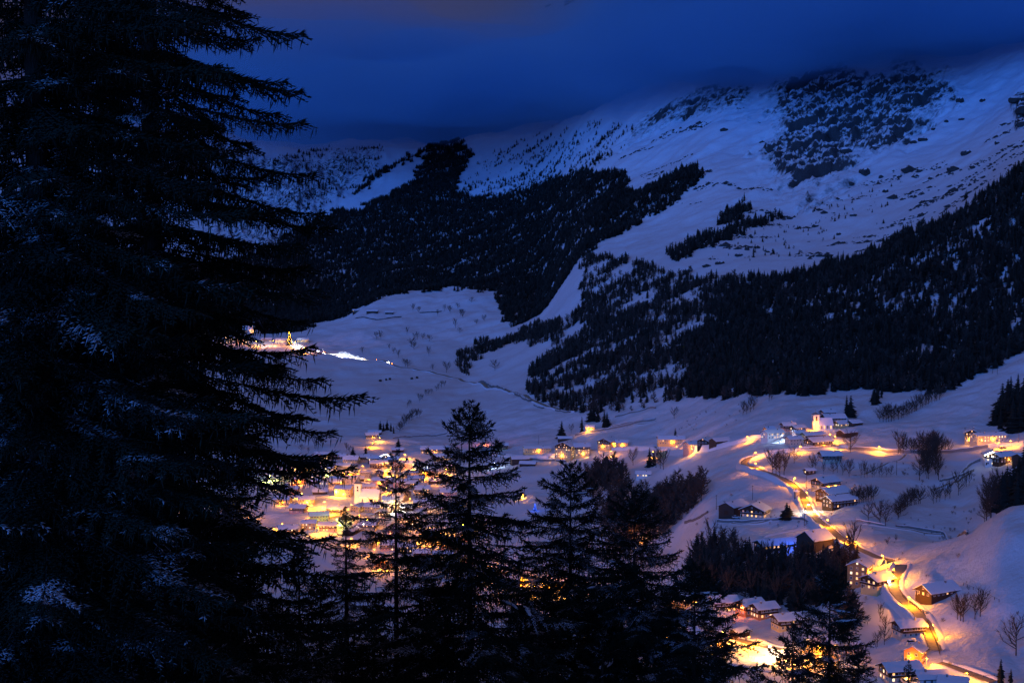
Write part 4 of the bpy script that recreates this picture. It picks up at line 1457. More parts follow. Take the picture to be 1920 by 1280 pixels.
def house(u, v, L, W, st, rot, style, lit, label, cat="house", wall='cream', pitch=24, balcony=True, chimneys=1, pale=0.2, name=None, ymin=380.0, strips=None, group=None, dz=0.0):
    """L along the ridge, W across, st storeys; rot turns the ridge away from the x axis"""
    p = hit(u, v, ymin)
    if u > 1270 and abs(rot) <= 16:
        rot += 22                               # the farmhouses on the slope turn a gable to the valley
    near = p.y < 850
    g = np.random.default_rng(int(u * 7 + v * 13))
    rz = R(rot)
    ca, sa = math.cos(rz), math.sin(rz)
    cor = [(p.x + HS * (ca * sx * L / 2 - sa * sy * W / 2), p.y + HS * (sa * sx * L / 2 + ca * sy * W / 2)) for sx in (-1, 1) for sy in (-1, 1)]
    zc = [float(ground(*c)) for c in cor]
    z0 = 0.35 * max(zc) + 0.65 * float(np.mean(zc)) + dz
    dig = (z0 - min(zc)) / HS + 0.8
    nm = name or {'barn': 'barn'}.get(style, 'chalet' if style == 'chalet' else 'house')
    root = thing(nm, label, cat, (p.x, p.y, z0), rz, group)
    root.scale = (HS, HS, HS)
    sh = 2.75
    tp = math.tan(R(pitch))
    Hw = st * sh
    low = Hw if style == 'plaster' else (Hw if style == 'barn' else max(sh, (st - 1) * sh))
    over = 1.3 if style == 'chalet' else 0.9
    wm = 'barnwood' if style == 'barn' else wall
    mb = MB()
    mb.box((0, 0, (low - dig) / 2), (L, W, low + dig))
    obj("wall", mb.mesh("wall", [wm]), root)
    # gable block: everything above the lower wall up to the roof
    k = 0.10 if style == 'chalet' else 0.0
    x, y = L / 2 + k, W / 2 + k
    zt = Hw + y * 0
    rz_ = Hw + (W / 2) * tp
    gb = MB()
    if low < Hw:
        gb.add([(-x, -y, low), (x, -y, low), (x, y, low), (-x, y, low), (-x, -y, zt), (x, -y, zt), (x, y, zt), (-x, y, zt), (-x, 0, rz_), (x, 0, rz_)],
               [(3, 2, 1, 0), (0, 1, 5, 4), (2, 3, 7, 6), (1, 2, 6, 9, 5), (3, 0, 4, 8, 7), (4, 5, 9, 8), (6, 7, 8, 9)])
    else:
        gb.add([(-x, -y, Hw), (x, -y, Hw), (x, y, Hw), (-x, y, Hw), (-x, 0, rz_), (x, 0, rz_)],
               [(3, 2, 1, 0), (0, 1, 5, 4), (2, 3, 4, 5), (1, 2, 5), (3, 0, 4)])
    obj("gable", gb.mesh("gable", ['timber' if style == 'chalet' else wm]), root)
    # roof: two boarded slabs, each with its snow
    rl = L + 2 * over
    sl = (W / 2 + over) / math.cos(R(pitch))
    rb = MB()
    for s in (-1, 1):
        c, d = math.cos(R(pitch)), math.sin(R(pitch))
        pts = []
        for hz in (0.0, 0.22):
            for xx in (-rl / 2, rl / 2):
                for q in (0, sl):
                    pts.append((xx, s * q * c, rz_ + 0.06 - q * d + hz))
        f = [(0, 1, 3, 2), (4, 6, 7, 5), (0, 4, 5, 1), (2, 3, 7, 6), (1, 5, 7, 3), (0, 2, 6, 4)]
        rb.add(pts, f if s > 0 else [t[::-1] for t in f])
    roof = obj("roof", rb.mesh("roof", ['timber']), root)
    for s in (-1, 1):
        V, F = snow_slab(rl - .1, sl - 0.06, int(u + v) + s)
        c, d = math.cos(R(pitch)), math.sin(R(pitch))
        V2 = [(xx, s * (yy * c + zz * d * 0.0), rz_ + 0.30 - yy * d + zz) for xx, yy, zz in V]
        F2 = F if s > 0 else [t[::-1] for t in F]
        sb = MB()
        sb.add(V2, F2)
        obj("roof_snow", sb.mesh("roof_snow", ['snow']), roof)
    for k in range(chimneys):
        cx = L * (0.22 - 0.4 * k) * (1 if g.uniform() < .5 else -1)
        cy = -W * 0.12
        cz = rz_ - abs(cy) * tp
        cb = MB()
        cb.box((cx, cy, cz + 0.5), (0.8, 0.8, 2.2), 0)
        cb.box((cx, cy, cz + 1.68), (1.0, 1.0, 0.14), 0)
        cb.box((cx, cy, cz + 1.86), (0.95, 0.95, 0.24), 1, 0.7)
        obj("chimney", cb.mesh("chimney", ['stone', 'snow']), roof)
    # which walls look towards the viewer
    view = Vector((-p.x, -p.y, 0)).normalized()
    sides = [((0, -1), L, W / 2), ((0, 1), L, W / 2), ((1, 0), W, L / 2), ((-1, 0), W, L / 2)]
    front = None
    best = -1
    for (nx, ny), ln, off in sides:
        d = Vector((ca * nx - sa * ny, sa * nx + ca * ny, 0)).dot(view)
        if d > best:
            best, front = d, (nx, ny)
        if d < 0.12 or style == 'barn' and lit <= 0:
            continue
        wr = math.atan2(ny, nx) - math.pi / 2
        n = max(1, int(ln / 2.9))
        for f_ in range(st + (1 if nx and W > 9 and style != 'barn' else 0)):
            nn = n if f_ < st else max(1, n // 3)
            if style == 'barn' and f_ > 0:
                break
            for i in range(nn):
                t = ((i + 0.5) / nn - 0.5) * (ln - 1.2) * (0.5 if f_ == st else 1)
                r = g.uniform()
                lf = lit if strips is None else (0.62 if f_ in strips else lit)
                stt = 'pale' if r < lf * pale else ('lit' if r < lf else ('dim' if r < lf + 0.08 else 'dark'))
                out = off + (0.13 if style == 'chalet' and f_ >= st - (0 if low == Hw else 1) else 0.02)
                px, py = (nx * out - ny * 0 if nx else t), (ny * out if ny else t)
                put_window(root, 1.05 if f_ < st else .9, 1.25 if f_ < st else .9, stt, (px, py, f_ * sh + 1.55), wr, near)
    # door on the best seen wall
    nx, ny = front
    wr = math.atan2(ny, nx) - math.pi / 2
    off = (W if ny else L) / 2 + 0.03
    db = MB()
    dw, dh = (1.1, 2.1) if style != 'barn' else (3.0, 2.5)
    db.box((0, 0, dh / 2), (dw, 0.1, dh), 0)
    db.box((-dw / 2 - .08, 0.02, dh / 2), (0.16, 0.14, dh), 1)
    db.box((dw / 2 + .08, 0.02, dh / 2), (0.16, 0.14, dh), 1)
    db.box((0, 0.02, dh + .08), (dw + .32, 0.14, 0.16), 1)
    dx = 0.0 if style == 'barn' else (W if nx else L) * 0.5 - 1.0
    obj("door", db.mesh("door", ['timber', 'white' if style != 'barn' else 'timber']), root, (nx * off if nx else dx, ny * off if ny else dx, 0.02), wr)
    if balcony and style == 'chalet' and st >= 2:
        ln = (W if nx else L) - 0.6
        bb = MB()
        bb.box((0, 0.62, 0), (ln, 1.25, 0.16), 0)
        bb.box((0, 1.2, 0.98), (ln, 0.12, 0.1), 0)
        nb = int(ln / 0.9)
        bb.box((0, 1.2, 0.45), (ln, 0.05, 0.62), 0)
        for i in range(nb + 1):
            bb.box((-ln / 2 + ln * i / nb, 1.21, 0.5), (0.1, 0.1, 0.9), 0)
        bb.box((0, 1.2, 1.08), (ln, 0.2, 0.12), 1)
        o2 = (W if ny else L) / 2 + 0.1
        obj("balcony", bb.mesh("balcony", ['timber', 'snow']), root, (nx * o2, ny * o2, (st - 1) * sh + 0.08), wr)
    HOUSES.append(root)
    return root


H = house
# --- farms and houses on the slope beyond the road bend and below
H(1416, 968, 15, 17, 2, 62, 'chalet', 0.15, "farmhouse with a dark gable and a row of glowing windows on the snowfield", strips=[0])
H(1376, 964, 20, 13, 2, 48, 'barn', 0.0, "dark timber barn joined beside the farmhouse with the glowing window row", "barn", ymin=500)
H(1454, 1026, 24, 12, 1, -2, 'chalet', 0.1, "low dark inn with a line of lit windows above the wood", "inn", wall='timber', strips=[0], pitch=20, balcony=False)
H(1528, 1026, 17, 15, 2, 12, 'barn', 0.0, "large black barn with a tall snowy roof beside the blue lamp", "barn", pitch=32)
H(1548, 915, 18, 12, 2, 10, 'chalet', 0.1, "timber house with bright lamps under its eaves above the road", wall='yellow', strips=[])
H(1562, 938, 21, 14, 2, 8, 'chalet', 0.0, "big dark barn house in the roadside cluster with no lights", wall='timber')
H(1574, 950, 22, 11, 2, 5, 'chalet', 0.12, "dark house with two lit ground floor windows in the roadside cluster", wall='timber', strips=[])
H(1612, 1096, 11, 11, 4, 60, 'plaster', 0.75, "tall narrow house with all floors brightly lit by the lower bend", wall='orange')
H(1645, 1104, 14, 11, 2, 15, 'chalet', 0.2, "house with a glowing white star on its front by the lower bend", wall='yellow')
H(1757, 1119, 20, 11, 1, 8, 'chalet', 0.15, "dark chalet barn standing alone above the lit lower road", "barn", wall='timber', balcony=False, pitch=30)
H(1703, 1192, 13, 9, 2, -6, 'chalet', 0.0, "small dark house with pale roof beside the straight lower road", wall='cream')
H(1716, 1242, 9, 8, 2, 58, 'plaster', 0.05, "bright orange house at the foot of the lower road", wall='orange', pitch=30)
H(1688, 1272, 16, 10, 2, -10, 'chalet', 0.15, "chalet with a brightly lit ground floor at the lower frame edge", strips=[0], pale=0.8)
H(1745, 1276, 14, 10, 1, -16, 'plaster', 0.1, "white house with a wide snowy roof beside the lowest bend", wall='white')
H(1787, 1290, 12, 9, 1, -20, 'plaster', 0.1, "low snowy roofed house at the very bottom under the last lamp", wall='white')
H(1603, 1225, 7, 6, 1, 15, 'plaster', 0.0, "little round roofed shed on the snow below the houses", "shed", wall='stone', chimneys=0, pitch=35)
H(1538, 1226, 14, 10, 2, 10, 'plaster', 0.5, "house lit orange behind the narrow spruce at the floodlit yard", wall='yellow')
H(1288, 1135, 14, 10, 2, 5, 'chalet', 0.3, "house with a lamp at its corner behind the long low boughs", wall='yellow')
H(1357, 1146, 13, 10, 2, -12, 'chalet', 0.2, "pale house with a wide glowing window below the wood", wall='white', strips=[0])
H(1406, 1150, 13, 9, 2, 6, 'chalet', 0.25, "dark house with a red glowing gable below the wood", wall='orange')
H(1432, 1156, 12, 9, 2, 2, 'chalet', 0.15, "dark house with red lit windows on its ground floor below the wood", wall='orange', strips=[0])
H(1474, 1178, 13, 9, 2, -4, 'chalet', 0.05, "timber topped yellow house standing alone below the wood", wall='yellow')
H(1387, 1193, 9, 6, 1, 40, 'barn', 0.0, "small wooden shed beside the floodlit valley road", "shed", chimneys=0)
H(1240, 1165, 13, 10, 2, 10, 'plaster', 0.5, "glowing orange house hidden behind the broad spruce boughs", wall='yellow')
# --- the hamlet on the terrace
H(1556, 865, 16, 12, 2, -16, 'chalet', 0.0, "unlit cream house with a dark timber top below the hamlet road", wall='cream')
H(1534, 838, 21, 13, 2, 6, 'chalet', 0.12, "largest hamlet house with a dark gable front above the road bend", wall='cream', strips=[])
H(1524, 824, 21, 9, 2, 2, 'chalet', 0.0, "long snowy roofed hamlet house behind the dark gable front", wall='cream')
H(1488, 834, 13, 9, 2, -4, 'plaster', 0.05, "cream plastered hamlet house beside the bend lamp", wall='cream')
H(1449, 823, 20, 10, 2, 6, 'plaster', 0.15, "bluish lit house with three glowing windows at the hamlet end", wall='white', strips=[0])
H(1588, 818, 18, 10, 1, 14, 'barn', 0.0, "long dark barn with white roof behind the hamlet lamps", "barn", chimneys=0)
H(1563, 792, 20, 13, 2, -14, 'chalet', 0.1, "hamlet farmhouse with white windows below the twin spruces", wall='yellow', pale=0.9, strips=[0])
H(1582, 799, 18, 10, 1, 5, 'chalet', 0.25, "low lit annex running from the hamlet farmhouse", wall='yellow', strips=[0])
H(1602, 797, 13, 9, 1, 30, 'barn', 0.0, "dark hay barn on the upper side of the hamlet", "barn", chimneys=0)
H(1552, 782, 13, 9, 2, 20, 'chalet', 0.0, "reddish timber house just behind the hamlet church", wall='pink')
H(1443, 812, 9, 8, 1, 20, 'plaster', 0.3, "tiny yellow gabled house at the lower hamlet end", wall='yellow', pitch=34)
H(1478, 808, 12, 9, 2, -10, 'chalet', 0.0, "dark hamlet house between the tiny yellow gable and the red light", wall='pink')
H(1495, 812, 12, 8, 2, 8, 'chalet', 0.3, "hamlet house with reddish lit windows", wall='pink')
H(1498, 822, 10, 8, 2, -6, 'plaster', 0.0, "salmon pink hamlet house with no lit window", wall='pink')
H(1518, 888, 8, 5, 1, 0, 'barn', 0.1, "tiny log shed on the snow under the bend", "shed", chimneys=0)
H(1350, 835, 19, 11, 1, 10, 'barn', 0.0, "dark barn under snow at the end of the village row", "barn", chimneys=0)
H(1822, 829, 15, 12, 3, 72, 'chalet', 0.55, "lit inn gable with a dark timber top beside the upper road", "inn", wall='yellow')
H(1853, 829, 30, 11, 2, -4, 'plaster', 0.35, "long low lit wing of the inn along the upper road", "inn", wall='cream', chimneys=2, pitch=18)
CH_GLOW = H(1858, 872, 11, 11, 3, 82, 'chalet', 0.5, "house with its gable outlined in glowing lights beside the dark wood", wall='white', pale=0.8)
H(1881, 868, 17, 10, 2, 4, 'chalet', 0.1, "dark wing beside the house with the glowing gable outline", wall='timber')
H(1919, 868, 14, 10, 2, 10, 'barn', 0.0, "dark barn at the frame edge beside the wood", "barn", chimneys=0)
# --- the row along the middle road
H(1007, 849, 32, 12, 2, 8, 'plaster', 0.2, "long yellow lit building at the start of the middle row", wall='yellow', pitch=16)
H(1064, 857, 27, 20, 5, 64, 'chalet', 0.55, "big four storey hotel with many lit windows in the middle row", "hotel", wall='yellow', chimneys=2)
H(1090, 855, 18, 13, 4, 10, 'chalet', 0.4, "side wing of the big lit hotel", "hotel", wall='yellow')
H(1059, 825, 17, 9, 1, 4, 'barn', 0.0, "dark barn roof behind the big lit hotel", "barn", chimneys=0)
H(974, 868, 20, 12, 2, 12, 'barn', 0.0, "dark farm barn with snow roof below the middle road", "barn", chimneys=0)
H(990, 872, 18, 10, 1, -10, 'barn', 0.0, "low dark barn attached at the downhill end of the farm", "barn", chimneys=0)
H(940, 842, 16, 10, 2, 6, 'chalet', 0.2, "dim house with a red lamp behind the central spruce", wall='yellow')
H(1140, 840, 24, 16, 3, 62, 'chalet', 0.1, "dark timber chalet with an orange lit side in the middle row", wall='yellow')
H(1165, 838, 14, 10, 2, 4, 'plaster', 0.1, "low orange lit house beside the dark timber chalet", wall='yellow')
H(1258, 838, 29, 13, 2, 3, 'plaster', 0.15, "long yellow plaster house near the small spruce in the middle row", wall='yellow')
H(1250, 853, 20, 11, 1, -4, 'plaster', 0.45, "low bright windowed house below the long yellow house", wall='yellow', strips=[0], pale=.6)
H(1299, 845, 16, 11, 2, 8, 'plaster', 0.15, "pinkish house with one glaring lamp in the middle row", wall='pink')
H(1322, 836, 17, 11, 2, 66, 'chalet', 0.05, "dark gabled chalet beyond the pinkish house", wall='timber')
H(1206, 894, 15, 10, 1, -4, 'plaster', 0.7, "small low house with three lit windows above the ravine", wall='white', strips=[0], pale=.6)
H(1107, 808, 11, 9, 2, -8, 'plaster', 0.3, "small bright yellow house at the wood's edge under dark spruces", wall='yellow')
# --- the village
H(605, 860, 19, 14, 2, -8, 'chalet', 0.4, "wide lit chalet at the near end of the village top street", wall='yellow')
H(637, 859, 17, 11, 1, -14, 'chalet', 0.05, "low dark house beside the wide lit chalet", wall='timber', balcony=False)
H(617, 893, 14, 13, 4, -12, 'plaster', 0.5, "tall pale green lit guesthouse in the village", "guesthouse", wall='white', pale=.9)
H(641, 882, 22, 12, 2, 4, 'plaster', 0.1, "long roofed hall attached behind the pale green guesthouse", "hall", wall='stone')
H(659, 868, 18, 12, 2, -10, 'plaster', 0.1, "steep snowy roof house in the upper village", wall='yellow', pitch=32)
H(656, 893, 17, 11, 2, -2, 'plaster', 0.4, "village shop house with a lit front below the long hall", "shop", wall='yellow', strips=[0], pale=.6)
H(686, 864, 15, 10, 2, 22, 'chalet', 0.1, "dark village chalet beside the two small spruces", wall='cream')
H(710, 877, 20, 11, 2, 4, 'chalet', 0.05, "long dark village house with a white roof", wall='timber')
H(726, 862, 12, 11, 2, 78, 'chalet', 0.1, "village house with a blue white chain of lights along its gable", wall='white')
H(746, 847, 15, 9, 1, 2, 'barn', 0.0, "small dark barn behind the uppermost village roofs", "barn", chimneys=0)
H(815, 848, 34, 13, 2, 0, 'chalet', 0.35, "large long hotel with dotted lit windows at the village top", "hotel", wall='yellow', chimneys=2)
H(830, 862, 22, 10, 2, 6, 'chalet', 0.3, "lit house in front of the large long hotel", wall='yellow')
H(762, 876, 15, 11, 2, -6, 'plaster', 0.15, "village house with a pinkish roof by the yellow cube house", wall='pink')
H(772, 897, 14, 12, 3, 8, 'plaster', 0.05, "plain yellow lit cube house in the village", wall='yellow', pitch=10)
H(716, 892, 13, 10, 2, 70, 'chalet', 0.1, "dark gabled chalet in the middle of the village", wall='yellow')
H(712, 908, 15, 10, 2, -8, 'plaster', 0.3, "rosy plastered village house above the church", wall='pink')
H(685, 892, 12, 11, 2, 4, 'plaster', 0.0, "unlit grey village house with a flat snowy roof", wall='stone', pitch=8)
H(634, 902, 18, 11, 1, -6, 'barn', 0.0, "dark low shed roof below the pale green guesthouse", "shed", chimneys=0)
H(645, 930, 17, 11, 3, -8, 'plaster', 0.1, "tall yellow vicarage behind the floodlit church", wall='yellow')
H(631, 962, 16, 11, 2, -18, 'chalet', 0.25, "snow roofed chalet just below the floodlit church", wall='yellow')
H(598, 975, 18, 12, 2, 12, 'plaster', 0.1, "wide snowy house below the bright square", wall='yellow')
H(690, 920, 15, 9, 2, 6, 'plaster', 0.1, "pinkish village house on the street above the church nave", wall='pink')
H(735, 945, 20, 13, 2, 10, 'plaster', 0.5, "brightly lit school hall beyond the church behind the slim spruce", "hall", wall='white', pale=.7)
H(690, 992, 16, 11, 2, -6, 'chalet', 0.3, "chalet below the whitish yard of the village", wall='yellow')
H(760, 985, 18, 12, 3, 4, 'plaster', 0.4, "three storey house glowing behind the slim sparse spruce", wall='yellow')
H(790, 925, 16, 12, 2, 14, 'chalet', 0.3, "village chalet between the slim and the central spruce", wall='yellow')
H(820, 960, 18, 12, 2, -12, 'plaster', 0.35, "house with yellow windows behind the central spruce boughs", wall='yellow')
H(805, 1010, 18, 12, 2, 10, 'plaster', 0.3, "house under the orange lamp glow behind the central spruce", wall='yellow')
H(722, 1062, 16, 11, 2, -14, 'plaster', 0.35, "orange glowing house low in the valley behind the spruces", wall='orange')
H(845, 1028, 16, 11, 2, 12, 'plaster', 0.35, "house beside the red glowing lamp in the valley", wall='orange')
H(905, 985, 15, 11, 2, -5, 'chalet', 0.2, "house on the far side of the central spruce with few lights", wall='yellow')
H(985, 1092, 15, 11, 2, 12, 'plaster', 0.4, "valley house glowing between the central spruce and the fine spire", wall='yellow')
H(1040, 1105, 15, 11, 2, -8, 'plaster', 0.35, "valley house glowing behind the fine spire spruce", wall='yellow')
H(560, 905, 16, 11, 2, 10, 'plaster', 0.3, "orange house behind the long boughs near the green lamp", wall='orange')
H(530, 945, 17, 11, 2, -10, 'plaster', 0.3, "house half hidden in the boughs below the green lamp", wall='yellow')
H(575, 945, 16, 11, 2, 5, 'plaster', 0.3, "yellow house at the bright square beside the boughs", wall='yellow')
H(540, 1000, 17, 12, 2, 14, 'chalet', 0.2, "chalet by the orange lamp under the long boughs", wall='yellow')
H(697, 822, 16, 10, 2, 12, 'chalet', 0.2, "farmhouse with lit yard on the rise above the village", wall='yellow')
H(703, 814, 18, 10, 1, -4, 'barn', 0.0, "dark barn behind the farmhouse on the rise", "barn", chimneys=0)

LANDMARKS = [(672, 944, "the floodlit church"), (617, 893, "the pale green guesthouse"), (815, 848, "the large long hotel"), (735, 945, "the bright school hall"), (772, 897, "the yellow cube house"),
             (742, 1000, "the slim sparse spruce stem"), (880, 1000, "the central spruce stem"), (607, 942, "the bright village square"), (507, 893, "the green lamp"), (634, 974, "the greenish white lamp"),
             (851, 1019, "the red orange lamp"), (720, 1055, "the low orange yard"), (697, 822, "the farmhouse on the rise"), (985, 1092, "the gap under the fine spire"), (641, 882, "the long roofed hall"), (710, 877, "the long dark house")]
USED = set()


def where(u, v, lead):
    """a label that names the nearest landmarks; the first one not yet used"""
    order = sorted(LANDMARKS, key=lambda q: (q[0] - u) ** 2 + 2 * (q[1] - v) ** 2)
    for a in order[:4]:
        dv, du = v - a[1], abs(u - a[0])
        rel = ("below" if dv > 0 else "above") if abs(dv) > 0.35 * du else "beside"
        d = math.hypot(du, dv)
        for far_w in (("just ", "") if d < 45 else ("well ", "")):
            lab = "%s %s%s %s" % (lead, far_w, rel, a[2])
            if lab not in USED:
                USED.add(lab)
                return lab
    lab = "%s between %s and %s" % (lead, order[0][2], order[1][2])
    USED.add(lab)
    return lab


random.seed(5)
VC = [(560, 870), (584, 872), (572, 888), (595, 905), (612, 912), (628, 912), (655, 905), (668, 900), (700, 868), (738, 868), (748, 880), (735, 905), (752, 912), (770, 915), (672, 958), (655, 972),
      (700, 960), (715, 970), (740, 1000), (765, 955), (790, 950), (780, 905), (805, 890), (820, 905), (845, 880), (615, 992), (580, 990), (660, 1000), (690, 1025), (730, 1030), (760, 1035), (790, 1040),
      (830, 1050), (870, 1010), (880, 1055), (930, 1075), (955, 1095), (560, 960), (548, 925), (600, 925), (840, 930), (860, 950)]
for k, (u, v) in enumerate(VC):
    kind = ('plaster', 'chalet', 'plaster', 'barn')[k % 4]
    wl_ = random.choice(('yellow', 'cream', 'pink', 'orange', 'timber'))
    lt_ = random.choice((0.0, 0.1, 0.25, 0.4)) if kind != 'barn' else 0.0
    lead = "small dark barn" if kind == 'barn' else "small %s %s%s" % ({'timber': 'dark timber'}.get(wl_, wl_), 'chalet' if kind == 'chalet' else 'house', ' with lit windows' if lt_ > .2 else '')
    house(u, v, random.uniform(12, 18), random.uniform(9, 12), 2 if kind != 'barn' else 1, random.choice((-12, 4, 8, 70, 82, -4)), kind, lt_,
          where(u, v, lead), wall=wl_, group="houses crowded into the village centre", name="village_house")
# --- far away
H(667, 587, 17, 11, 2, 2, 'chalet', 0.06, "small lone chalet with one lit window at the crest of the far hill", wall='timber', balcony=False, ymin=1800)
H(698, 586, 30, 13, 2, -2, 'barn', 0.0, "long dark farm barn on the crest of the far hill", "barn", chimneys=0, ymin=1800)
H(730, 588, 22, 11, 1, 0, 'barn', 0.0, "low dark hut row beside the far hill barn", "barn", chimneys=0, ymin=1800)
H(432, 640, 24, 14, 2, 8, 'plaster', 0.5, "lit house at the start of the far upper village", wall='yellow', ymin=1800)
H(455, 642, 26, 14, 2, -6, 'plaster', 0.4, "lit house below the far white church", wall='yellow', ymin=1800)
H(500, 640, 26, 14, 2, 4, 'plaster', 0.1, "dark snow roofed house in the far upper village", wall='stone', ymin=1800)
H(528, 641, 28, 14, 2, -5, 'plaster', 0.3, "house beside the glowing christmas tree in the far upper village", wall='yellow', ymin=1800)
H(568, 640, 28, 14, 2, 8, 'chalet', 0.4, "lit chalet where the far road leaves the upper village", wall='yellow', ymin=1800)
# houses glinting through the two huge spruces
H(80, 762, 24, 14, 3, 5, 'plaster', 0.9, "bright building glinting alone through the darkest boughs", wall='white', pale=.9, ymin=900)


# ------------------------------------------------------------------ churches
def church(u, v, name, label, tw, th, spire, L, W, nave_h, rot, side, ymin=380.0, spire_kind='pyramid', lit=True):
    p = hit(u, v, ymin)
    root = thing(name, label, "church", (p.x, p.y, p.z), R(rot))
    mb = MB()
    mb.box((0, 0, th / 2 - 1), (tw, tw, th + 2))
    mb.box((0, 0, th * .62), (tw + .4, tw + .4, .35))
    mb.box((0, 0, th + .1), (tw + .7, tw + .7, .4))
    tower = obj("tower", mb.mesh("tower", ['white']), root)
    sb = MB()
    r = tw * 0.75
    if spire_kind == 'pyramid':
        sb.lathe([(r, th + .3), (r * .55, th + spire * .25), (0.05, th + spire)], n=8)
    else:
        sb.add([(-tw / 2 - .4, -tw / 2 - .4, th + .3), (tw / 2 + .4, -tw / 2 - .4, th + .3), (tw / 2 + .4, tw / 2 + .4, th + .3), (-tw / 2 - .4, tw / 2 + .4, th + .3), (0, 0, th + spire)],
               [(3, 2, 1, 0), (0, 1, 4), (1, 2, 4), (2, 3, 4), (3, 0, 4)])
    sp = obj("spire", sb.mesh("spire", ['stone']), root)
    cb = MB()
    cb.box((0, 0, th + spire + .9), (.16, .16, 2.0))
    cb.box((0, 0, th + spire + 1.2), (1.0, .16, .16))
    obj("cross", cb.mesh("cross", ['metal']), sp)
    for k in range(4):
        a = k * math.pi / 2
        wb = MB()
        wb.box((0, 0, 0), (1.0, .12, 2.0))
        wb.lathe([(0.5, -0.0), (0.5, .05)], n=8)
        obj("belfry_opening", wb.mesh("belfry_opening", ['glass_dark']), tower, (math.cos(a) * (tw / 2 + .02), math.sin(a) * (tw / 2 + .02), th * .84), a - math.pi / 2)
        kb = MB()
        kb.box((0, 0, 0), (1.3, .1, 1.3))
        obj("clock_face", kb.mesh("clock_face", ['timber']), tower, (math.cos(a) * (tw / 2 + .04), math.sin(a) * (tw / 2 + .04), th * .70), a - math.pi / 2)
    x0 = side * (tw / 2 - .3)
    xc = x0 + side * L / 2
    nb = MB()
    nb.box((xc, 0, nave_h / 2 - 1), (L, W, nave_h + 2))
    rz_ = nave_h + W * .62
    nb.add([(xc - L / 2, -W / 2, nave_h), (xc + L / 2, -W / 2, nave_h), (xc + L / 2, W / 2, nave_h), (xc - L / 2, W / 2, nave_h), (xc - L / 2, 0, rz_), (xc + L / 2, 0, rz_)],
           [(3, 2, 1, 0), (0, 1, 5, 4), (2, 3, 4, 5), (1, 2, 5), (3, 0, 4)])
    nave = obj("nave", nb.mesh("nave", ['white']), root)
    rb = MB()
    for s in (-1, 1):
        pts = []
        for hz in (0.02, 0.45):
            for xx in (xc - L / 2 - .4, xc + L / 2 + .4):
                pts += [(xx, 0, rz_ + hz), (xx, s * (W / 2 + .7), nave_h - .7 * 1.24 + hz)]
        f = [(0, 1, 3, 2), (4, 6, 7, 5), (0, 4, 5, 1), (2, 3, 7, 6), (1, 5, 7, 3), (0, 2, 6, 4)]
        rb.add(pts, f if s > 0 else [t[::-1] for t in f])
    obj("nave_roof", rb.mesh("nave_roof", ['snow']), root)
    for i in range(4):
        q = xc - L / 2 + L * (i + .6) / 4.2
        put_window(nave, 0.9, 2.4, 'lit' if lit and i % 2 else 'dark', (q, -W / 2 - .02, nave_h * .55), math.pi, False)
    return p


P_CH = church(672, 944, "church", "floodlit village church with a tall pale tower", 5.0, 16, 6.5, 15, 8.5, 6.5, -8, 1)
P_CH2 = church(1529, 806, "church", "small hamlet church with an orange lit square tower", 4.2, 11, 2.2, 10, 6.5, 4.5, 6, 1, spire_kind='square')
P_CH3 = church(476, 624, "church", "tiny white church glowing in the far upper village", 6.5, 20, 9, 20, 11, 8, 0, -1, ymin=1800)

# ------------------------------------------------------------------ street lamps
lb = MB()
lb.tube([(0, 0, -0.6), (0, 0, 3.0), (0, 0, 6.0)], [0.10, 0.075, 0.06], 6)
lb.tube([(0, 0, 6.0), (0.25, 0, 6.35), (1.0, 0, 6.5)], [0.06, 0.05, 0.045], 6)
LAMP_POLE = lb.mesh("pole", ['metal'])
lb = MB()
lb.box((1.2, 0, 6.52), (0.8, 0.34, 0.14), 0, 0.8)
LAMP_HEAD = lb.mesh("lamp_head", ['metal'])
LAMP_BULB = {}
for k in LAMP:
    lb = MB()
    lb.lathe([(0.05, 6.08), (0.24, 6.16), (0.30, 6.30), (0.24, 6.44)], (1.2, 0, 0), 8)
    LAMP_BULB[k] = lb.mesh("bulb", ['bulb_' + k], True)
LAMP_POWER = 6200.0
LIGHT_DATA = {}


def light_data(col, power, radius):
    key = (col, round(power), radius)
    if key not in LIGHT_DATA:
        d = bpy.data.lights.new("lamp_light", 'POINT')
        d.energy = power
        d.color = LAMP[col]
        d.shadow_soft_size = radius
        LIGHT_DATA[key] = d
    return LIGHT_DATA[key]


def lamp(u, v, label, col='orange', power=1.0, ymin=380.0, h=0.75):
    """u, v: where the glowing head is seen"""
    Y = hit(u, v + 8, ymin).y
    p = hit(u, v + 6.3 * h * FPX / Y * 0.9, ymin)
    k = "beside the road"
    t = thing("street_lamp", label, "street lamp", (p.x, p.y, p.z), random.uniform(0, 6.28), "lit street lamps")
    t.scale = (h, h, h)
    obj("pole", LAMP_POLE, t)
    hd = obj("lamp_head", LAMP_HEAD, t)
    obj("bulb", LAMP_BULB[col], hd)
    obj("lamp_light", light_data(col, LAMP_POWER * power ** 0.8 * (0.8 if h > 1 else 1.1) * (1.7 if u < 1090 and v > 780 else 1.0), 0.25), hd, (1.2, 0, 5.95))
    return t


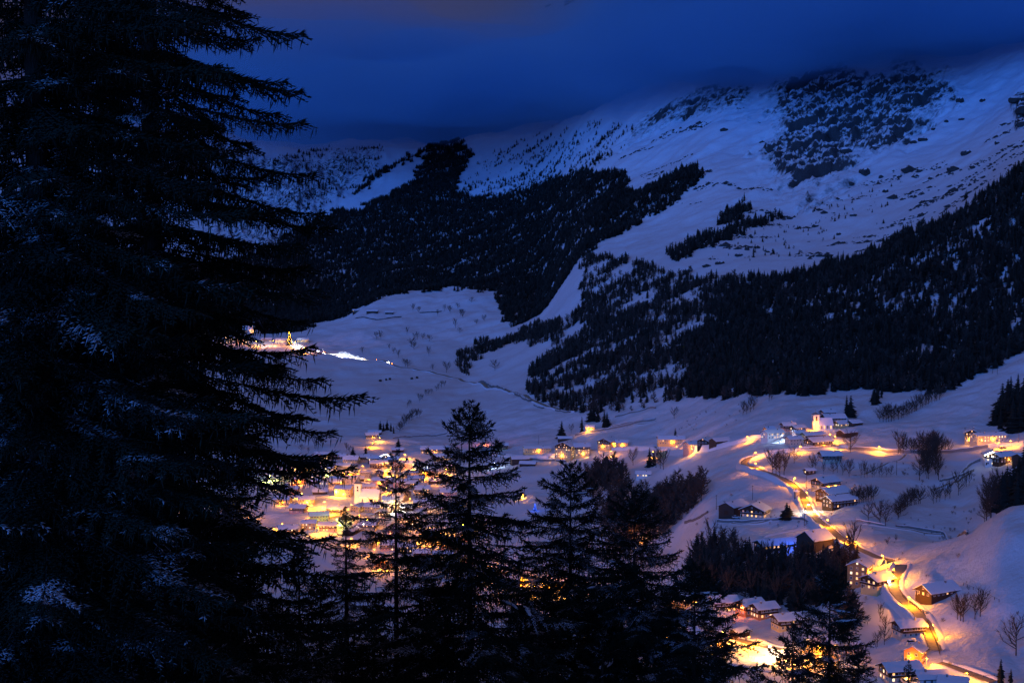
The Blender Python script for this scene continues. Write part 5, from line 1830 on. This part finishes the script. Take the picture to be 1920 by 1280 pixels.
LAMPS = [
    (1400, 820, "bright lamp standing alone where the middle road climbs to the hamlet", 'orange', 1.2),
    (1414, 849, "lamp above the hairpin bend", 'orange', 1.1), (1416, 870, "lamp inside the hairpin bend", 'orange', 1.5),
    (1502, 838, "lamp in front of the cream hamlet house", 'orange', 1.2), (1488, 897, "very bright lamp on the road below the hairpin", 'orange', 2.2),
    (1557, 816, "starry lamp on the hamlet lane behind the largest house", 'orange', 1.3), (1564, 819, "second lamp close beside the starry hamlet lamp", 'orange', 0.6),
    (1570, 832, "lamp where the hamlet lane meets the upper road", 'orange', 0.9), (1528, 797, "lamp at the foot of the hamlet church tower", 'orange', 1.8),
    (1650, 838, "lone bright lamp on the upper road between hamlet and inn", 'orange', 1.8), (1737, 836, "lamp among the bare trees of the upper road", 'orange', 0.8),
    (1843, 826, "lamp against the wall of the lit inn", 'warm', 0.8), (1870, 831, "lamp in the inn's forecourt", 'orange', 1.2), (1896, 828, "lamp at the far end of the inn wing", 'orange', 0.8),
    (1515, 924, "lamp at the top of the roadside cluster", 'orange', 1.0), (1511, 934, "lamp beside the bus shelter at the roadside cluster", 'orange', 0.9), (1525, 951, "lamp at the lower end of the roadside cluster", 'orange', 1.0),
    (1548, 976, "lamp on the outside of the road below the cluster", 'orange', 1.3), (1588, 1008, "blazing lamp beside the guard rail", 'orange', 2.0), (1656, 1042, "blazing lamp just before the tight lower bend", 'orange', 2.2),
    (1677, 1068, "lamp at the tight lower bend", 'orange', 1.2), (1674, 1082, "lamp right below the tight lower bend", 'orange', 1.2), (1703, 1120, "blazing lamp near the lone dark chalet barn", 'orange', 1.9),
    (1748, 1174, "lamp on the straight lower road", 'orange', 1.6), (1737, 1234, "lamp beside the orange house", 'orange', 1.1), (1807, 1263, "lowest lamp on the snow slope", 'orange', 1.0),
    (1350, 1186, "lamp on the valley road beside the wooden shed", 'orange', 1.5), (1402, 1196, "blazing lamp on the valley road past the wooden shed", 'orange', 2.0), (1403, 1210, "small lamp below the valley road", 'warm', 0.5),
    (1440, 1214, "pale floodlight at the edge of the bright yard", 'white', 0.7), (1462, 1220, "pale floodlight in the middle of the bright yard", 'warm', 0.9), (1500, 1224, "orange lamp behind the bright yard", 'orange', 1.5), (1540, 1215, "orange lamp by the house at the yard", 'orange', 1.3),
    (1256, 1165, "orange lamp seen through the broad spruce boughs", 'orange', 1.6), (1272, 1122, "lamp at the house corner behind the long low boughs", 'warm', 0.8), (1228, 1178, "second orange lamp seen through the broad spruce boughs", 'orange', 1.3),
    (1149, 832, "starry lamp beside the low orange house in the middle row", 'orange', 1.6), (1268, 838, "lamp at the end of the long yellow house", 'orange', 1.3), (1297, 842, "glaring lamp on the pinkish house yard", 'warm', 1.0), (1226, 848, "lamp before the low bright windowed house", 'orange', 0.9),
    (1102, 804, "lamp before the small yellow house at the wood's edge", 'warm', 0.9), (1099, 846, "cold white lamp beside the big hotel", 'cold', 1.4), (1068, 849, "warm lamp at the hotel entrance", 'warm', 1.4), (1040, 852, "yellow lamp in the hotel car park", 'warm', 1.0),
    (997, 843, "orange lamp at the long yellow building", 'orange', 1.0), (1020, 838, "second orange lamp at the long yellow building", 'orange', 0.9), (909, 826, "reddish lamp behind the central spruce", 'red', 0.8), (1148, 846, "small lamp on the orange side of the timber chalet", 'orange', 0.6),
    (699, 832, "orange lamp below the farmhouse on the rise", 'orange', 1.4), (712, 821, "warm lamp in the farmhouse yard on the rise", 'warm', 0.9), (598, 860, "orange lamp beside the wide lit chalet", 'orange', 1.3),
    (552, 880, "orange lamp seen beside the boughs at the village end", 'orange', 1.2), (759, 853, "orange lamp above the uppermost village street", 'orange', 1.4), (776, 872, "orange lamp beside the pinkish roof", 'orange', 1.4), (792, 887, "starry orange lamp beside the cube house", 'orange', 1.6),
    (694, 861, "orange lamp between the village chalets", 'orange', 1.0), (673, 889, "orange lamp in front of the grey house", 'orange', 1.3), (693, 899, "orange lamp on the street above the church", 'orange', 1.4), (648, 888, "yellow lamp in front of the village shop", 'warm', 1.2), (728, 884, "yellow lamp beside the dark gabled chalet", 'warm', 1.8),
    (507, 893, "green glowing lamp in the boughs", 'green', 0.9), (634, 974, "greenish white lamp below the village chalets", 'green', 1.0), (673, 967, "orange lamp below the floodlit church", 'orange', 1.6), (607, 942, "very bright lamp on the village square", 'warm', 2.4), (575, 946, "orange lamp at the edge of the village square", 'orange', 1.6),
    (529, 982, "orange lamp below the long boughs", 'orange', 1.4), (717, 1002, "orange lamp behind the slim spruce stem", 'orange', 1.3), (780, 1009, "orange lamp between the slim and central spruces", 'orange', 1.5), (851, 1019, "red orange lamp beside the central spruce stem", 'red', 2.0), (720, 1054, "lamp of the low orange yard in the valley", 'orange', 2.4),
    (684, 983, "white floodlight at the curved village wall", 'white', 2.0), (733, 922, "white floodlight in front of the school hall", 'warm', 2.0), (742, 950, "white floodlight beside the school hall", 'white', 1.4), (700, 940, "warm floodlight between church and school hall", 'warm', 2.2), (632, 922, "warm lamp at the vicarage", 'warm', 1.8),
    (820, 1010, "orange lamp low behind the central spruce boughs", 'orange', 1.5), (960, 1072, "orange lamp between the central spruce and the fine spire", 'orange', 1.6), (1020, 1095, "orange lamp low behind the fine spire spruce", 'orange', 1.8), (1060, 1100, "second orange lamp low behind the fine spire spruce", 'orange', 1.3), (1195, 1005, "orange lamp high behind the broad spruce", 'orange', 1.0),
    (480, 640, "lamp below the far white church", 'warm', 4.0), (450, 636, "first lamp of the far upper village", 'orange', 4.0), (430, 632, "lamp at the start of the far upper village", 'warm', 3.0), (554, 642, "lamp at the end of the far upper village", 'orange', 5.0), (570, 653, "lamp where the far road leaves the upper village", 'orange', 6.0), (512, 640, "lamp in the middle of the far upper village", 'orange', 3.0),
    (84, 750, "white lamp at the bright building in the boughs", 'white', 3.0), (28, 740, "small orange light deep in the darkest boughs", 'orange', 1.2), (320, 940, "orange light seen beside the huge trunk", 'orange', 1.2), (420, 936, "orange light deep in the black boughs", 'orange', 1.2), (465, 964, "small orange light in the boughs under the village", 'orange', 1.0),
    (925, 868, "bluish lamp at the farm below the middle road", 'cold', 0.4), (795, 868, "bluish white lamp in the upper village", 'cold', 0.7), (1512, 947, "white lamp on the road at the cluster", 'white', 0.8), (1499, 1014, "blue lamp between the inn and the black barn", 'blue', 0.6), (1464, 817, "pale blue lamp at the end of the bluish lit house", 'cold', 0.8),
]
for u, v, lab, col, pw in LAMPS:
    far_ = v < 700
    lamp(u, v, lab, col, pw, 1800.0 if far_ else 380.0, 1.6 if far_ else 0.75)


VL = [(565, 866), (582, 880), (600, 892), (622, 872), (640, 905), (660, 878), (682, 874), (703, 858), (722, 870), (742, 858), (752, 902), (722, 915), (705, 925), (690, 950), (655, 955), (620, 955), (590, 958), (565, 925),
      (545, 905), (598, 990), (640, 990), (660, 1010), (700, 1030), (745, 1020), (765, 965), (770, 935), (800, 930), (815, 900), (835, 880), (805, 980), (835, 995), (865, 1030), (895, 1050), (940, 1080), (985, 1085), (870, 985), (745, 985), (690, 975), (1000, 1100), (1030, 1085)]
for k, (u, v) in enumerate(VL):
    lamp(u, v, where(u, v, "small orange lamp" if k % 5 else "small yellowish lamp"), 'orange' if k % 5 else 'warm', random.uniform(0.5, 1.1))

# lamps fixed on walls, and the floodlight of the church
def bulkhead(root, loc, col, power):
    b = MB()
    b.lathe([(0.10, -0.15), (0.20, 0), (0.10, 0.15)], (0, 0, 0), 8)
    o = obj("wall_lamp", b.mesh("wall_lamp", ['bulb_' + col], True), root, loc)
    obj("lamp_light", light_data(col, LAMP_POWER * power, 0.2), o, (0, -0.45, 0))


def floodlight(p, off, label, power, col, aim):
    x, y = p.x + off[0], p.y + off[1]
    z = float(ground(x, y))
    t = thing("floodlight", label, "floodlight", (x, y, z))
    b = MB()
    b.tube([(0, 0, -.4), (0, 0, 1.0)], 0.07, 6)
    obj("post", b.mesh("post", ['metal']), t)
    hb = MB()
    hb.box((0, 0, 1.15), (.7, .4, .4), 0, 0.9)
    hd = obj("lamp_head", hb.mesh("lamp_head", ['metal']), t)
    gb = MB()
    gb.box((0, 0, 1.37), (.6, .34, .05))
    obj("lens", gb.mesh("lens", ['bulb_' + col]), hd)
    d = bpy.data.lights.new("lamp_light", 'SPOT')
    d.energy = power
    d.color = LAMP[col]
    d.spot_size = R(95)
    d.spot_blend = 0.6
    d.shadow_soft_size = 0.3
    lo = obj("lamp_light", d, hd, (0, 0, 1.5))
    lo.rotation_euler = (Vector(aim) - Vector((x, y, z + 1.5))).to_track_quat('-Z', 'Y').to_euler()


floodlight(P_CH, (-4, -13, 0), "floodlight on the snow before the church tower", 17000, 'warm', (P_CH.x, P_CH.y, P_CH.z + 11))
floodlight(P_CH, (13, -14, 0), "floodlight on the snow before the church nave", 7000, 'warm', (P_CH.x + 9, P_CH.y, P_CH.z + 6))
floodlight(P_CH2, (-1, -9, 0), "floodlight below the hamlet church tower", 5000, 'orange', (P_CH2.x, P_CH2.y, P_CH2.z + 7))
floodlight(P_CH3, (0, -16, 0), "floodlight before the far white church", 25000, 'warm', (P_CH3.x, P_CH3.y, P_CH3.z + 9))


# strings of lights outlining gables
def light_chain(root_label, u, v, w, col, label, ymin=380.0):
    pass


for hs in HOUSES:
    lab = hs['label']
    if "glowing lights beside the dark wood" in lab or "chain of lights" in lab:
        warm = "dark wood" in lab
        W_, L_, st_ = (11, 11, 3) if warm else (11, 12, 2)
        s_ = -1 if math.cos(hs.rotation_euler.z) * 0 + math.sin(hs.rotation_euler.z) > 0 else 1
        b = MB()
        zr = st_ * 2.75 + W_ / 2 * math.tan(R(24))
        x = s_ * (L_ / 2 + 1.42)
        for s in (-1, 1):
            for i in range(14):
                q = (i + .5) / 14
                b.lathe([(0.05, -.12), (0.17, 0), (0.05, .12)], (x, s * q * (W_ / 2 + 1.2), zr - q * (W_ / 2 + 1.2) * math.tan(R(24)) + .1), 6)
        tag(obj("light_chain", b.mesh("light_chain", ['bulb_white' if warm else 'bulb_cold']), hs), kind='stuff')
        if warm:
            bulkhead(hs, (s_ * (L_ / 2 + .9), 0, 6.8), 'white', 0.35)
    elif "glowing white star" in lab:
        b = MB()
        pts = []
        for i in range(10):
            a = math.pi / 2 + i * math.pi / 5
            r = 1.0 if i % 2 == 0 else 0.42
            pts.append((r * math.cos(a), r * math.sin(a)))
        n = len(pts)
        b.add([(px, -.05, pz) for px, pz in pts] + [(px, .05, pz) for px, pz in pts],
              [tuple(range(n)), tuple(range(2 * n - 1, n - 1, -1))] + [(i, n + i, n + (i + 1) % n, (i + 1) % n) for i in range(n)])
        obj("star", b.mesh("star", ['bulb_white']), hs, (2.5, -5.75, 4.2))
    elif "bright lamps under its eaves" in lab:
        bulkhead(hs, (-3, -6.4, 2.6), 'warm', 0.35)
        bulkhead(hs, (4, -6.4, 2.6), 'warm', 0.35)
    elif "red glowing gable" in lab:
        bulkhead(hs, (-7.2, -1.5, 4.2), 'red', 0.25)
    elif "all floors brightly lit" in lab:
        bulkhead(hs, (-3.0, -5.9, 8.2), 'warm', 0.15)
        bulkhead(hs, (1.0, -6.2, 3.0), 'warm', 0.2)


# porch lamps on the fronts of houses that the photograph shows lit from close by
PORCH = (("long yellow lit building", 'orange', .35), ("four storey hotel", 'warm', .35), ("side wing of the big", 'warm', .3), ("long yellow plaster", 'orange', .35), ("low bright windowed", 'warm', .25),
         ("orange lit side", 'orange', .3), ("low orange lit house", 'orange', .3), ("small bright yellow house", 'warm', .25), ("wide lit chalet", 'orange', .25), ("lit front below the long hall", 'warm', .3),
         ("yellow lit cube", 'orange', .4), ("dotted lit windows", 'orange', .25), ("lit yard on the rise", 'orange', .25), ("dark gable front above", 'orange', .2), ("white windows below the twin", 'warm', .25),
         ("lit wing of the inn", 'orange', .4), ("lit inn gable", 'warm', .25), ("brightly lit school", 'warm', .5), ("tall yellow vicarage", 'warm', .45), ("rosy plastered", 'orange', .3), ("tall pale green", 'green', .25),
         ("long dark village", 'orange', .2), ("bright orange house", 'orange', .2), ("brightly lit ground floor", 'warm', .3), ("lamp at its corner", 'warm', .25), ("wide glowing window", 'warm', .2), ("glaring lamp", 'warm', .25),
         ("orange house behind the long boughs", 'orange', .5), ("half hidden in the boughs", 'orange', .5), ("yellow house at the bright square", 'warm', .5), ("chalet by the orange lamp under", 'orange', .4), ("glowing gable outline", 'warm', .15))
for hs in HOUSES:
    for key, col, pw in PORCH:
        if key in hs['label']:
            d = Matrix.Rotation(-hs.rotation_euler.z, 3, 'Z') @ Vector((-hs.location.x, -hs.location.y, 0)).normalized()
            w = [c for c in hs.children if c.name.startswith('wall')][0]
            hx, hy = [max(abs(q[k]) for q in w.bound_box) for k in (0, 1)]
            if abs(d.x) / hx > abs(d.y) / hy:
                loc, out = (math.copysign(hx + .25, d.x), 0.8, 2.7), (math.copysign(.6, d.x), 0)
            else:
                loc, out = (0.8, math.copysign(hy + .25, d.y), 2.7), (0, math.copysign(.6, d.y))
            b = MB()
            b.lathe([(0.10, -0.15), (0.20, 0), (0.10, 0.15)], (0, 0, 0), 8)
            o = obj("wall_lamp", b.mesh("wall_lamp", ['bulb_' + col], True), hs, loc)
            obj("lamp_light", light_data(col, LAMP_POWER * pw, 0.2), o, (out[0], out[1], 0.1))


# glowing christmas trees
def lit_tree(u, v, h, col, label, ymin=380.0, power=0.2):
    p = hit(u, v, ymin)
    t = thing("christmas_tree", label, "christmas tree", (p.x, p.y, p.z), 0)
    c = obj("crown", CONIFER[2], t)
    c.scale = (h, h, h)
    k = obj("trunk", TRUNK, t)
    k.scale = (h, h, h)
    b = MB()
    g = np.random.default_rng(int(u))
    for i in range(40):
        q = (i + .5) / 40
        a = i * 2.4
        r = 0.24 * h * (1 - q) ** .85 * .95
        b.lathe([(0.04, -.14), (0.17, 0), (0.04, .14)], (r * math.cos(a), r * math.sin(a), h * (.06 + .92 * q)), 5)
    tag(obj("fairy_lights", b.mesh("fairy_lights", ['bulb_' + col]), t), kind='stuff')
    obj("lamp_light", light_data(col, LAMP_POWER * power, 1.0), t, (0, -0.35 * h, h * .5))


lit_tree(543, 646, 24, 'warm', "glowing golden christmas tree in the far upper village", 1800, 1.5)
lit_tree(1003, 957, 5.5, 'blue', "glowing blue christmas tree in the valley beside the central spruce", power=0.12)
lit_tree(980, 935, 4, 'warm', "small glowing tree tip above the blue christmas tree", power=0.06)


# ------------------------------------------------------------------ cars
def car(p, rz, paint, label, lights=False):
    t = thing("parked_car" if not lights else "car", label, "car", (p.x, p.y, p.z + 0.3), rz)
    b = MB()
    prof = [(-2.1, .45), (-2.15, .8), (-2.0, 1.0), (1.0, 1.02), (1.9, .88), (2.12, .7), (2.1, .4)]
    n = len(prof)
    for s in (-1, 1):
        pass
    v = [(x, -.85, z) for x, z in prof] + [(x, .85, z) for x, z in prof]
    b.add(v, [tuple(range(n)), tuple(range(2 * n - 1, n - 1, -1))] + [(i, n + i, n + (i + 1) % n, (i + 1) % n) for i in range(n)])
    obj("body", b.mesh("body", [paint]), t)
    b = MB()
    v = [(-1.9, -.8, 1.0), (.95, -.8, 1.0), (.95, .8, 1.0), (-1.9, .8, 1.0), (-1.45, -.65, 1.5), (.15, -.65, 1.5), (.15, .65, 1.5), (-1.45, .65, 1.5)]
    b.add(v, [(0, 1, 5, 4), (1, 2, 6, 5), (2, 3, 7, 6), (3, 0, 4, 7), (4, 5, 6, 7), (3, 2, 1, 0)])
    cab = obj("cabin", b.mesh("cabin", ['glass_dark']), t)
    b = MB()
    b.box((-.65, 0, 1.6), (1.5, 1.25, .16), 0, .8)
    obj("roof_snow", b.mesh("roof_snow", ['snow']), cab)
    for x in (-1.3, 1.3):
        for y in (-.8, .8):
            b = MB()
            b.tube([(x, y - .1, .32), (x, y + .1, .32)], .32, 10)
            obj("wheel", b.mesh("wheel", ['rubber']), t)
    for y in (-.6, .6):
        b = MB()
        b.box((2.13, y, .68), (.08, .34, .2))
        obj("headlight", b.mesh("headlight", ['bulb_white' if lights else 'metal']), t)
        b = MB()
        b.box((-2.15, y, .85), (.08, .34, .2))
        obj("tail_light", b.mesh("tail_light", ['bulb_red' if lights else 'rubber']), t)
    if lights:
        for y in (-.6, .6):
            d = bpy.data.lights.new("lamp_light", 'SPOT')
            d.energy = 3200000
            d.color = (0.80, 0.88, 1.0)
            d.spot_size = R(11)
            d.spot_blend = .5
            d.shadow_soft_size = .15
            lo = obj("lamp_light", d, t, (2.3, y, 1.6))
            lo.rotation_euler = (R(87.8), 0, R(-90))
    return t


Qf, zf = R_FAR  # the cars after the first are added; their headlights draw a light streak
uf, vf = project(Qf[:, 0], Qf[:, 1], zf)
for uu, label in ((733, "car with red tail lights and white headlights on the far straight road"), (680, "added lit car further along the far straight road"), (706, "added lit car just ahead of the red tail lights on the far straight road"), (655, "added lit car in the middle of the far straight road"), (632, "added lit car nearing the far upper village"), (606, "added lit car just outside the far upper village")):
    i = int(np.argmin(np.abs(uf - uu)))
    d = Qf[i - 1] - Qf[i]
    car(Vector((Qf[i][0], Qf[i][1], zf[i] - .25)), math.atan2(d[1], d[0]), 'paint_grey', label, True)
for u, v, rot, paint, label in ((1380, 972, 10, 'paint_white', "snow covered car parked before the dark joined barn"), (1710, 1208, 20, 'paint_white', "pale car parked by the small dark house"),
                                (1880, 842, 5, 'paint_grey', "grey car parked before the inn wing"), (1045, 860, 0, 'paint_grey', "grey car parked before the big lit hotel"), (1032, 859, 5, 'paint_white', "white car parked in the hotel car park")):
    car(hit(u, v), R(rot), paint, label)


# ------------------------------------------------------------------ guard rails, walls, fences, poles
def rail_along(pix, label, name, cat, spacing, post_h, rail_z, mats, ymin=380.0, rails=1, rail_s=(0.08, 0.32)):
    Q = ground_path(pix, spacing, ymin, 3)
    Zg = smooth1(ground(*Q.T), 3)
    c = Vector((float(Q[0][0]), float(Q[0][1]), float(Zg[0])))
    root = thing(name, label, cat, c)
    pm = MB()
    pm.box((0, 0, post_h / 2 - .5), (.16, .16, post_h + 1))
    pme = pm.mesh("post", [mats[0]])
    for q, z in list(zip(Q, Zg))[:290]:
        obj("post", pme, root, (q[0] - c.x, q[1] - c.y, z - c.z + .2))
    for k in range(rails):
        rb = MB()
        zz = rail_z - k * .5
        for i in range(len(Q) - 1):
            a = Vector((Q[i][0], Q[i][1], Zg[i] + .2 + zz)) - c
            b = Vector((Q[i + 1][0], Q[i + 1][1], Zg[i + 1] + .2 + zz)) - c
            d = b - a
            s = Vector((-d.y, d.x, 0)).normalized() * rail_s[0]
            h = Vector((0, 0, rail_s[1] / 2))
            rb.add([a - s - h, a + s - h, a + s + h, a - s + h, b - s - h, b + s - h, b + s + h, b - s + h],
                   [(0, 1, 2, 3), (7, 6, 5, 4), (0, 4, 5, 1), (1, 5, 6, 2), (2, 6, 7, 3), (3, 7, 4, 0)])
        obj("rail", rb.mesh("rail", [mats[1]]), root)


def wall_along(pix, label, h, thick, mat='stone', ymin=380.0, cap=True, name="stone_wall", cat="wall"):
    Q = ground_path(pix, 3.0, ymin, 3)
    N = offsets(Q)
    zg = ground(*Q.T)
    n = len(Q)
    g = np.random.default_rng(int(pix[0][0]))
    hh = h * (1 + .18 * g.uniform(-1, 1, n))
    c = Vector((float(Q[0][0]), float(Q[0][1]), float(zg[0])))
    root = thing(name, label, cat, c)
    o = np.array((c.x, c.y, c.z))

    def strip(prof, nm, mt):
        V = np.stack([np.column_stack([Q + N * p[0], zg + p[1] * hh + p[2]]) - o for p in prof], 1)
        m = len(prof)
        ix = np.arange(n * m).reshape(n, m)
        f = np.stack([ix[:-1, :-1], ix[:-1, 1:], ix[1:, 1:], ix[1:, :-1]], -1).reshape(-1, 4)
        obj(nm, np_mesh(nm, V.reshape(-1, 3), f, [mt], smooth=False), root)
    t = thick / 2
    strip([(-t, 0, -1.5), (-t, 1, 0), (t, 1, 0), (t, 0, -1.5)], "masonry", mat)
    if cap:
        strip([(-t - .1, 1, .0), (-t * .6, 1, .35), (t * .6, 1, .35), (t + .1, 1, .0)], "snow_cap", 'snow')


rail_along([(1606, 1026), (1630, 1037), (1655, 1048), (1680, 1054)], "steel guard rail along the road before the tight lower bend", "guard_rail", "guard rail", 2.5, .8, .65, ('metal', 'metal'))
rail_along([(1470, 896), (1492, 908), (1503, 922)], "steel guard rail on the road below the hairpin", "guard_rail", "guard rail", 2.5, .8, .65, ('metal', 'metal'))
rail_along([(1548, 980), (1575, 1000), (1590, 1014)], "steel guard rail beside the blazing lamp", "guard_rail", "guard rail", 2.5, .8, .65, ('metal', 'metal'))
rail_along([(1690, 1118), (1710, 1134), (1730, 1150), (1750, 1158)], "wooden fence curving along the lower road", "fence", "fence", 2.2, 1.1, 1.0, ('barnwood', 'barnwood'), rails=2, rail_s=(.05, .14))
rail_along([(1738, 1165), (1752, 1198), (1764, 1232)], "fence along the straight lower road", "fence", "fence", 2.2, 1.1, 1.0, ('barnwood', 'barnwood'), rails=2, rail_s=(.05, .14))
rail_along([(1800, 1268), (1850, 1277), (1910, 1268)], "thin post fence on the lowest snow slope", "fence", "fence", 4.0, 1.1, 1.0, ('barnwood', 'barnwood'), rails=1, rail_s=(.03, .05))
rail_along([(1800, 1095), (1850, 1118), (1890, 1142)], "thin pasture fence crossing the big blue slope", "fence", "fence", 5.0, .9, .8, ('barnwood', 'barnwood'), rails=1, rail_s=(.03, .05))
wall_along([(1675, 988), (1720, 993), (1770, 999), (1815, 1004)], "long dark retaining wall of the field track", 1.3, .7)
wall_along([(1600, 978), (1640, 983), (1676, 988)], "low wall line leading from the road to the field track", 1.0, .6)
wall_along([(1340, 978), (1400, 980), (1440, 976), (1480, 971), (1510, 975), (1530, 985), (1542, 995)], "dark wall curving below the farmhouse to the road", 1.2, .7)
wall_along([(1282, 981), (1310, 972), (1330, 960)], "dark wall climbing from the ravine to the joined barn", 1.2, .7)
wall_along([(1586, 843), (1650, 847), (1720, 850), (1800, 846), (1860, 838)], "long dark retaining wall under the upper road", 2.0, .8)
wall_along([(1780, 915), (1800, 890), (1820, 870), (1845, 862)], "dark wall slanting below the upper road to the glowing gable", 1.6, .8)
wall_along([(1760, 905), (1790, 895), (1830, 880)], "second dark wall line below the thicket", 1.2, .8)
wall_along([(897, 719), (920, 725), (948, 734)], "thick dark wall lying in the far snowfield", 3.2, 1.6, ymin=1200)
wall_along([(965, 739), (980, 748), (997, 754)], "shorter dark wall in the far snowfield nearer the wood", 2.6, 1.5, ymin=1200)
wall_along([(1000, 759), (1020, 766)], "short dark wall between the far snowfield and the wood", 1.6, 1.2, ymin=1200)
wall_along([(1040, 769), (1072, 773)], "low dark wall under the larch wood edge", 1.6, 1.2, ymin=1200)
wall_along([(735, 822), (780, 818), (840, 812)], "thin dark wall line behind the village", 1.2, .8)
wall_along([(1075, 818), (1100, 812), (1150, 803), (1200, 792), (1235, 784)], "dark wall below the long track over the middle row", 1.8, .8)
wall_along([(1145, 800), (1180, 793), (1210, 789)], "upper dark wall beside the long track", 1.4, .8)
wall_along([(1150, 783), (1200, 772), (1215, 765), (1232, 767)], "wall along the foot of the larch wood", 1.4, .8)
wall_along([(980, 863), (1020, 864), (1065, 866)], "dark hedge wall in front of the big hotel", 1.6, 1.2)
wall_along([(665, 598), (700, 599), (755, 594)], "dark fence line below the far hill barn", 2.0, 1.0, 'barnwood', 1800)
wall_along([(786, 587), (830, 584)], "dark fence line beyond the far hill barn", 1.8, 1.0, 'barnwood', 1800)
wall_along([(660, 985), (680, 978), (695, 972)], "curved white lit wall in the village", 2.0, .8, 'white')
wall_along([(1030, 862), (1060, 864)], "low dark wall before the hotel car park", 1.0, .6)

pb = MB()
pb.tube([(0, 0, -.8), (0, 0, 8.5)], [.16, .11], 6)
POLE_M = pb.mesh("pole", ['bark'])
pb = MB()
pb.box((0, 0, 8.0), (1.6, .12, .14))
ARM_M = pb.mesh("crossarm", ['bark'])
for u, v, label in ((1411, 937, "thin wooden pole alone in the lit snowfield"), (1512, 917, "wooden pole beside the road above the bus shelter"), (1508, 985, "wooden pole beside the road below the cluster"),
                    (1681, 890, "short dark pole at the end of the planted row"), (1861, 700, "pole high on the snow slope by the forest"), (1870, 702, "second pole high on the snow slope by the forest"),
                    (1343, 955, "wooden pole beside the dark joined barn"), (1010, 832, "thin pole behind the long yellow building"), (1809, 825, "pole beside the inn gable"), (1910, 832, "pole at the upper road beyond the inn")):
    p = hit(u, v)
    t = thing("utility_pole", label, "pole", (p.x, p.y, p.z), random.uniform(0, 3))
    obj("pole", POLE_M, t)
    obj("crossarm", ARM_M, t)

# stone bus shelter by the road cluster
p = hit(1494, 935)
t = thing("shrine", "small square stone shrine tower standing beside the road", "shrine", (p.x, p.y, p.z), R(10))
b = MB()
b.box((0, 0, 1.6), (2.4, 2.4, 5.2))
obj("wall", b.mesh("wall", ['stone']), t)
b = MB()
b.lathe([(2.0, 4.2), (0.1, 5.6)], n=4)
obj("roof", b.mesh("roof", ['snow']), t)
b = MB()
b.box((0, -1.22, 1.1), (1.0, .1, 2.0))
obj("doorway", b.mesh("doorway", ['glass_dark']), t)
# stacked round bales and troughs seen as dark dots in the far field
for u, v in ((713, 715), (724, 713), (731, 712), (772, 711), (782, 709)):
    p = hit(u, v, 1500)
    b = MB()
    b.tube([(-.9, 0, .8), (.9, 0, .8)], 1.1, 12)
    o = obj("hay_bale", b.mesh("hay_bale", ['barnwood']), None, p, random.uniform(0, 3))
    o.scale = (1.6, 1.6, 1.6)
    tag(o, "dark round bale lying on the open far snowfield", "hay bale", "bales on the far snowfield")
